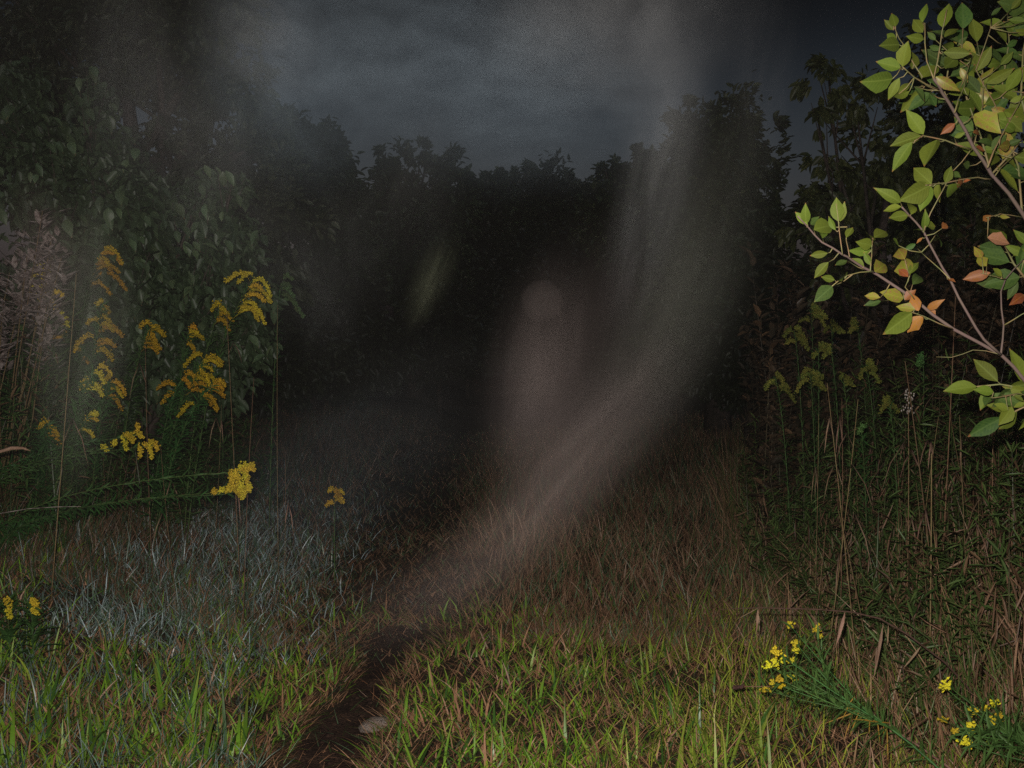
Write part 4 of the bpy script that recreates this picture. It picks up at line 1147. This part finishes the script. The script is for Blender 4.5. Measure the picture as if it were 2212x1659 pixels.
# flat-topped goldenrods at the lower right: branching stems ending in round clusters
def flat_goldenrod(base, hub, tips, label, extra=None):
    rt = root("flat_topped_goldenrod", base, label, "goldenrod", "bright goldenrods at the lower right")
    base = Vector(base)
    P = bez(base - Vector((0, 0, .04)), base.lerp(hub, .5) + Vector((0, 0, .10)), hub, 9)
    mb = MB(); mb.tube(P, [.0048 - .002 * k / 8 for k in range(9)], 6); mb.build("stem", M_folb, rt, smooth=True)
    lf = MB()

    def dress(C, n, L0, f0=0.0):
        for k in range(n):
            t_ = f0 + (1 - f0) * (k + .5) / n; x_ = t_ * (len(C) - 1); i = min(len(C) - 2, int(x_)); p = C[i].lerp(C[i + 1], x_ - i)
            tan = (C[i + 1] - C[i]).normalized(); o1 = tan.orthogonal().normalized(); o2 = tan.cross(o1); a = k * 2.4
            L = L0 * rnd.uniform(.7, 1.25)
            d_ = (o1 * math.cos(a) + o2 * math.sin(a) + tan * rnd.uniform(.15, .6)).normalized()
            lf.leaf(p, p + d_ * L, tan + Vector((0, -.3, .3)), L * .115, fold=.1, droop=.06)
    dress(P, 52, .095, .25)
    for (u, v, d, sz, mt) in tips:
        sz *= 1.3; d += rnd.uniform(-.05, .12)
        e = W(u, v, d); st = P[rnd.randint(5, 8)]
        C = bez(st, st.lerp(e, .55) + Vector((0, 0, -.01)), e, 6)
        mb = MB(); mb.tube(C, [.0024, .0022, .002, .0018, .0016, .0012], 5); mb.build("stem", M_folb, rt, smooth=True)
        dress(C, int(12 + (e - st).length * 42), .070)
        fb = MB(); nh = int(8 + sz * 700)
        for k in range(nh):
            q = e + Vector((rnd.gauss(0, sz * .42), rnd.gauss(0, sz * .35), rnd.gauss(0, sz * .36)))
            for j in range(5):
                a = j * .9 + k; r_ = .0052
                fb.leaf(q, q + Vector((math.cos(a) * r_, math.sin(a) * r_ * .8 - .003, math.sin(a * 1.3) * r_ + .002)), Vector((0, -1, .4)), .0032)
            fb.blob(q, rnd.uniform(.0040, .0062))
        fb.build("flower_head", mt, rt)
    lf.build("foliage", M_folb, rt, kind="stuff")
    if extra: extra(rt, P)
    return rt


def orange_tuft(rt, P):
    mb = MB()
    for k in range(18):
        p = P[5].lerp(P[7], rnd.random()); e = p + Vector((rnd.uniform(-.14, .03), rnd.uniform(-.06, .02), rnd.uniform(-.11, .03)))
        mb.leaf(p, e, Vector((0, -1, .5)), .0042)
    o = mb.build("withered_leaves", M_folo, rt, kind="stuff"); o["label"] = "tuft of withered orange leaves low on the stem"


t1 = [(1706, 1350, 3.55, .010, M_yel), (1762, 1358, 3.6, .015, M_yel), (1676, 1408, 3.45, .019, M_lemon), (1679, 1430, 3.45, .017, M_lemon), (1722, 1405, 3.5, .010, M_lemon), (1720, 1390, 3.5, .010, M_yel), (1658, 1438, 3.45, .012, M_lemon),
      (1708, 1428, 3.5, .009, M_yel), (1682, 1466, 3.4, .010, M_yel), (1668, 1475, 3.4, .011, M_yel), (1653, 1490, 3.4, .013, M_yel), (1688, 1482, 3.4, .009, M_gold), (1714, 1465, 3.45, .010, M_yel), (1704, 1460, 3.45, .008, M_yel), (1770, 1375, 3.6, .008, M_yel)]
b_ = Vector((3.3 * (2120 - 1106) / F, 3.15, 0)); b_.z = gz(b_.x, b_.y)
flat_goldenrod(b_, W(1790, 1500, 3.42), t1, "bright yellow headed goldenrod leaning left over the grass, orange tuft on its stem", orange_tuft)
t2 = [(2044, 1478, 3.25, .015, M_lemon), (2040, 1484, 3.25, .010, M_lemon), (2148, 1518, 3.3, .013, M_lemon), (2128, 1528, 3.3, .010, M_lemon), (2140, 1560, 3.25, .020, M_lemon), (2158, 1548, 3.25, .012, M_yel), (2106, 1538, 3.2, .012, M_lemon),
      (2096, 1532, 3.2, .009, M_yel), (2094, 1566, 3.15, .012, M_lemon), (2098, 1580, 3.15, .012, M_lemon), (2036, 1555, 3.2, .012, M_yel), (2062, 1577, 3.15, .009, M_yel), (2083, 1603, 3.1, .015, M_lemon), (2092, 1610, 3.1, .009, M_lemon)]
b_ = Vector((3.0 * (2420 - 1106) / F, 2.9, 0)); b_.z = gz(b_.x, b_.y)
flat_goldenrod(b_, W(2190, 1600, 3.15), t2, "bright yellow headed goldenrod in the lower right corner")

# ------------------------------------------------------------------ tall stalks on the right
def stalk(u0, v0, u1, v1, d, r, label, group=None, head=None, mat=None):
    """a dry stalk rooted at view column u1 whose tip is seen at (u0, v0)"""
    b = gb(u1, d); tp = W(u0, v0, d + rnd.uniform(-.1, .1))
    rt = root("dry_stalk", b, label, "stalk", group)
    P = bez(b - Vector((0, 0, .04)), b.lerp(tp, .5) + Vector((rnd.uniform(-.02, .02), 0, 0)), tp, 7)
    mb = MB(); mb.tube(P, [.75 * r * (1 - .09 * k) for k in range(7)], 5); mb.build("stem", mat or M_dry, rt, smooth=True)
    for k in range(rnd.randint(1, 3)):
        p = P[rnd.randint(2, 5)]; L = rnd.uniform(.10, .24); a = rnd.uniform(0, 6.28)
        lf = MB(); q0 = p
        pts = [p, p + Vector((math.cos(a) * .3, math.sin(a) * .3, .5)) * L, p + Vector((math.cos(a) * .6, math.sin(a) * .6, .1)) * L, p + Vector((math.cos(a) * .8, math.sin(a) * .8, -.45)) * L]
        w_ = [.0015, .0034, .0025, 0.0003]
        sd = Vector((-math.sin(a), math.cos(a), 0)); bi = len(lf.v)
        for pp, ww in zip(pts, w_): lf.v += [pp - sd * ww, pp + sd * ww]
        for j in range(3): lf.q.append((2 * j, 2 * j + 1, 2 * j + 3, 2 * j + 2))
        lf.build("leaf", M_dryp, rt)
    if head:
        hb = MB()
        for k in range(40):
            q = tp + Vector((rnd.gauss(0, .012), rnd.gauss(0, .012), rnd.uniform(-head, .02))); hb.blob(q, .004, (1, 1, 1.8))
        hb.build("seed_head", M_silver, rt)
    return rt


stalk(2064, 640, 2030, 860, 4.9, .005, "tallest pale straight stalk right of the lower branch fork")
stalk(1955, 780, 2040, 970, 4.4, .0045, "pale dry stalk slanting down to the right on the right bank")
stalk(1962, 850, 1958, 1100, 4.6, .004, "dry stalk with a whitish feathery seed head", head=.09)
stalk(2145, 830, 2140, 1100, 4.7, .005, "greenish pale stalk below the branch at the right edge")
stalk(2012, 980, 2010, 1350, 4.2, .0055, "brightest thick straw stalk in the middle of the right bank")
stalk(1810, 1100, 1895, 1300, 4.4, .004, "thin brown stalk slanting right low on the right bank")
for k in range(20):
    u = rnd.uniform(1700, 2230); d = rnd.uniform(4.0, 6.6); v = rnd.uniform(820, 1130)
    stalk(u + rnd.gauss(0, 60), v, u, v, d, rnd.uniform(.0022, .004), "thin upright brown stalk in the tangle of the right bank", "thin dry stalks on the right bank")
for k in range(12):
    u = rnd.uniform(60, 620); d = rnd.uniform(5.2, 6.6); v = rnd.uniform(640, 1000)
    stalk(u + rnd.uniform(-60, 60), v, u, v, d, rnd.uniform(.002, .0035), "thin brown stalk standing among the weeds of the left bank", "thin dry stalks on the left bank")
stalk(165, 590, 105, 760, 4.9, .004, "reddish straight stalk crossing behind the mist at the far left")

# arching dead stem with hanging blades
ar = root("arching_dead_stem", gb(2180, 3.7), "long dead grass stem arching left with brown blades hanging from it", "dead grass stem")
P = [Vector(ar.location), W(2085, 1478, 3.75), W(2040, 1430, 3.72), W(1960, 1370, 3.7), W(1900, 1336, 3.7), W(1840, 1322, 3.7), W(1760, 1316, 3.7), W(1650, 1313, 3.7), W(1590, 1314, 3.7), W(1555, 1317, 3.7)]
mb = MB(); mb.tube(P, [.0045, .004, .004, .0036, .0034, .003, .0026, .0022, .0016, .0008], 5); mb.build("stem", M_seed, ar, smooth=True)
for (u0, v0, u1, v1, w_) in [(1637, 1315, 1633, 1372, .011), (1826, 1320, 1804, 1400, .015), (1804, 1400, 1800, 1412, .004), (1908, 1345, 1886, 1470, .014), (1919, 1348, 1916, 1395, .007), (1990, 1395, 1950, 1445, .010), (1640, 1312, 1588, 1340, .003)]:
    p0 = W(u0, v0, 3.7); p1 = W(u1, v1, 3.67)
    mb = MB(); mb.leaf(p0, p1, Vector((.3, -1, .1)), w_, fold=.15); mb.build("leaf", M_dryp, ar)
# horizontal seed head
sh = root("bent_seed_stalk", gb(1720, 3.75), "dark seed head on a thin stalk lying level left of the bright goldenrod", "seed stalk")
P = [Vector(sh.location), W(1740, 1475, 3.66), W(1722, 1478, 3.62), W(1655, 1483, 3.6), W(1608, 1483, 3.6)]
mb = MB(); mb.tube(P, [.002] * 5, 5); mb.build("stem", M_dry, sh)
mb = MB()
for k in range(90):
    t_ = rnd.random(); p = W(1584 + 22 * t_, 1485 - t_ * 2, 3.6) + Vector((0, rnd.gauss(0, .003), rnd.gauss(0, .0028))); mb.blob(p, .004)
mb.build("seed_head", M_seed, sh)
# green arc of a living stem over the dead one
gs = root("green_arching_stem", gb(2080, 3.9), "thin green stem arching left above the long dead one", "grass stem")
mb = MB(); mb.tube([Vector(gs.location), W(2060, 1440, 3.9), W(2005, 1378, 3.9), W(1960, 1346, 3.9), W(1905, 1330, 3.9), W(1860, 1330, 3.9)], [.0035, .003, .003, .0026, .002, .001], 5)
mb.build("stem", M_stem, gs, smooth=True)
# dead stalk lying at the lower right
ls = root("lying_stalk", W(2060, 1670, 3.3), "straight tan dead stalk lying at the bottom under the bright goldenrod", "stalk")
q0 = W(1905, 1560, 3.5); q1 = W(2070, 1672, 3.3)
mb = MB(); mb.tube([q0, q0.lerp(q1, .5) + Vector((0, 0, .004)), q1], [.003, .0035, .004], 5); mb.build("stem", M_dryp, ls)
# curved tan leaf and pale thin blade at left edge
cl = root("curled_dead_leaf", gb(-20, 4.4), "curled tan dead grass leaf arching in from the left edge", "dead leaf")
mb = MB(); P = [Vector(cl.location), W(-30, 990, 4.4), W(0, 975, 4.4), W(25, 968, 4.4), W(50, 968, 4.4), W(66, 974, 4.4)]
mb.tube(P, [.003, .005, .008, .009, .006, .001], 5); mb.build("blade", M_dryp, cl, smooth=True)
cl = root("pale_grass_stem", gb(-20, 4.3), "thin pale grass stem bending in level from the left edge", "grass stem")
mb = MB(); mb.tube([Vector(cl.location), W(-40, 1120, 4.3), W(0, 1109, 4.3), W(60, 1099, 4.3), W(120, 1095, 4.3), W(175, 1094, 4.3)], [.002, .0022, .002, .0017, .0014, .0008], 4); mb.build("stem", M_silver, cl)

# ------------------------------------------------------------------ broad grass tufts in the foreground (blades are parts)
def blade_proto(curl, mat, seed):
    r = random.Random(seed); v, q = [], []
    n = 7
    for k in range(n):
        t = k / (n - 1); th = curl * t
        y_ = math.sin(th) / max(curl, .01) if curl > .01 else 0
        z_ = t * (1 - .18 * curl * t); hx = curl * t * t * .5
        w_ = .024 * (1 - t ** 2.2) * (.75 + .5 * math.sin(math.pi * min(1, t + .15)))
        v += [(-w_, hx, z_ + .35 * w_), (0, hx, z_ - .2 * w_), (w_, hx, z_ + .35 * w_)]
    for k in range(n - 1):
        a = 3 * k; q += [(a, a + 1, a + 4, a + 3), (a + 1, a + 2, a + 5, a + 4)]
    me = np_mesh("grass_blade", np.array(v), None, q, smooth=True); me.materials.append(mat); return me


def ramp_blade_mat(name, base, tipc):
    m = bpy.data.materials.new(name); m.use_nodes = True; N, L = m.node_tree.nodes, m.node_tree.links
    bs = N["Principled BSDF"]; bs.inputs["Roughness"].default_value = .4
    tc = N.new("ShaderNodeTexCoord"); sx = N.new("ShaderNodeSeparateXYZ"); L.new(tc.outputs["Object"], sx.inputs[0])
    r = N.new("ShaderNodeValToRGB"); e = r.color_ramp.elements; e[0].position = .45; e[0].color = (*base, 1); e[1].position = .98; e[1].color = (*tipc, 1)
    L.new(sx.outputs[2], r.inputs[0])
    oi = N.new("ShaderNodeObjectInfo"); hs = N.new("ShaderNodeHueSaturation"); mr = N.new("ShaderNodeMapRange"); mr.inputs[3].default_value = .55; mr.inputs[4].default_value = 1.3
    L.new(oi.outputs["Random"], mr.inputs[0]); L.new(mr.outputs[0], hs.inputs["Value"]); L.new(r.outputs[0], hs.inputs["Color"]); L.new(hs.outputs[0], bs.inputs["Base Color"])
    return m


MBL = [ramp_blade_mat("broad_blade_green", (.115, .225, .018), (.22, .19, .05)), ramp_blade_mat("broad_blade_yellow", (.19, .26, .03), (.30, .16, .06)), ramp_blade_mat("broad_blade_dark", (.05, .125, .02), (.10, .16, .03))]
BLD = [blade_proto(c, m_, i) for m_ in MBL for i, c in enumerate((.15, .6, 1.1))]
TUFT = [(250, 1470, .30), (330, 1500, .33), (120, 1500, .28), (480, 1450, .26), (560, 1500, .24), (640, 1420, .18), (410, 1560, .28), (200, 1600, .30), (530, 1600, .28), (330, 1630, .28), (60, 1560, .24), (690, 1450, .16),
        (860, 1590, .22), (900, 1520, .20), (960, 1480, .16), (1060, 1560, .22), (1010, 1620, .22), (1170, 1500, .18), (1220, 1600, .22), (1110, 1440, .16), (1330, 1510, .20), (1400, 1450, .22), (1300, 1640, .22), (1450, 1540, .26), (1500, 1600, .28),
        (1560, 1480, .22), (1380, 1600, .24), (1610, 1590, .30), (1450, 1660, .28), (1560, 1650, .30), (1430, 1400, .18), (900, 1640, .24), (640, 1570, .18), (730, 1400, .12), (1080, 1620, .2), (1660, 1640, .3), (20, 1640, .3), (440, 1650, .3), (1000, 1390, .14), (1250, 1440, .15)]
for (u, v, h_) in TUFT:
    p = G(u, min(v + 30, 1745)); p.z = gz(p.x, p.y)
    where = "left of the track" if u < 760 else ("right of the track" if u < 1300 else "near the bright goldenrod")
    rt = root("grass_tuft", p, "tuft of broad green grass blades on the foreground ground " + where, "grass tuft", "broad bladed tufts " + where)
    for k in range(rnd.randint(11, 17)):
        me = BLD[(0 if u < 1250 else 3) + rnd.randint(0, 2)] if rnd.random() < .7 else BLD[6 + rnd.randint(0, 2)]
        o = bpy.data.objects.new("blade", me); COL.objects.link(o); o.parent = rt
        s = h_ * rnd.uniform(.5, 1.1)
        o.scale = (s * rnd.uniform(.7, 1.15) * (.26 / h_) ** .5, s, s)
        az = rnd.uniform(0, 6.28); tilt = abs(rnd.gauss(.4, .3))
        o.rotation_euler = (-tilt, 0, az)
        o.location = (rnd.gauss(0, .045), rnd.gauss(0, .045), -.01)

# ------------------------------------------------------------------ stones
def stone(u, v, r, label, sq=(1.2, .9, .5)):
    p = G(u, v); rr = random.Random(int(u)); ball = uv_ball("stone", 14, 9)
    for vt in ball.vertices:
        n = Vector(vt.co); k = 1 + .18 * math.sin(n.x * 3.1 + 1) * math.cos(n.y * 2.7) + rr.uniform(-.05, .05)
        vt.co = Vector((n.x * sq[0], n.y * sq[1], max(n.z, -.3) * sq[2])) * r * k
    ball.materials.append(M_stone)
    for f in ball.polygons: f.use_smooth = True
    o = put("stone", ball, label=label, cat="stone"); o.location = (p.x, p.y, gz(p.x, p.y) + r * .1)


stone(812, 1575, .068, "flat grey brown stone half buried at the right edge of the rut")
stone(1356, 1436, .022, "small grey pebble lying in the grass right of the track", (1, .9, .8))
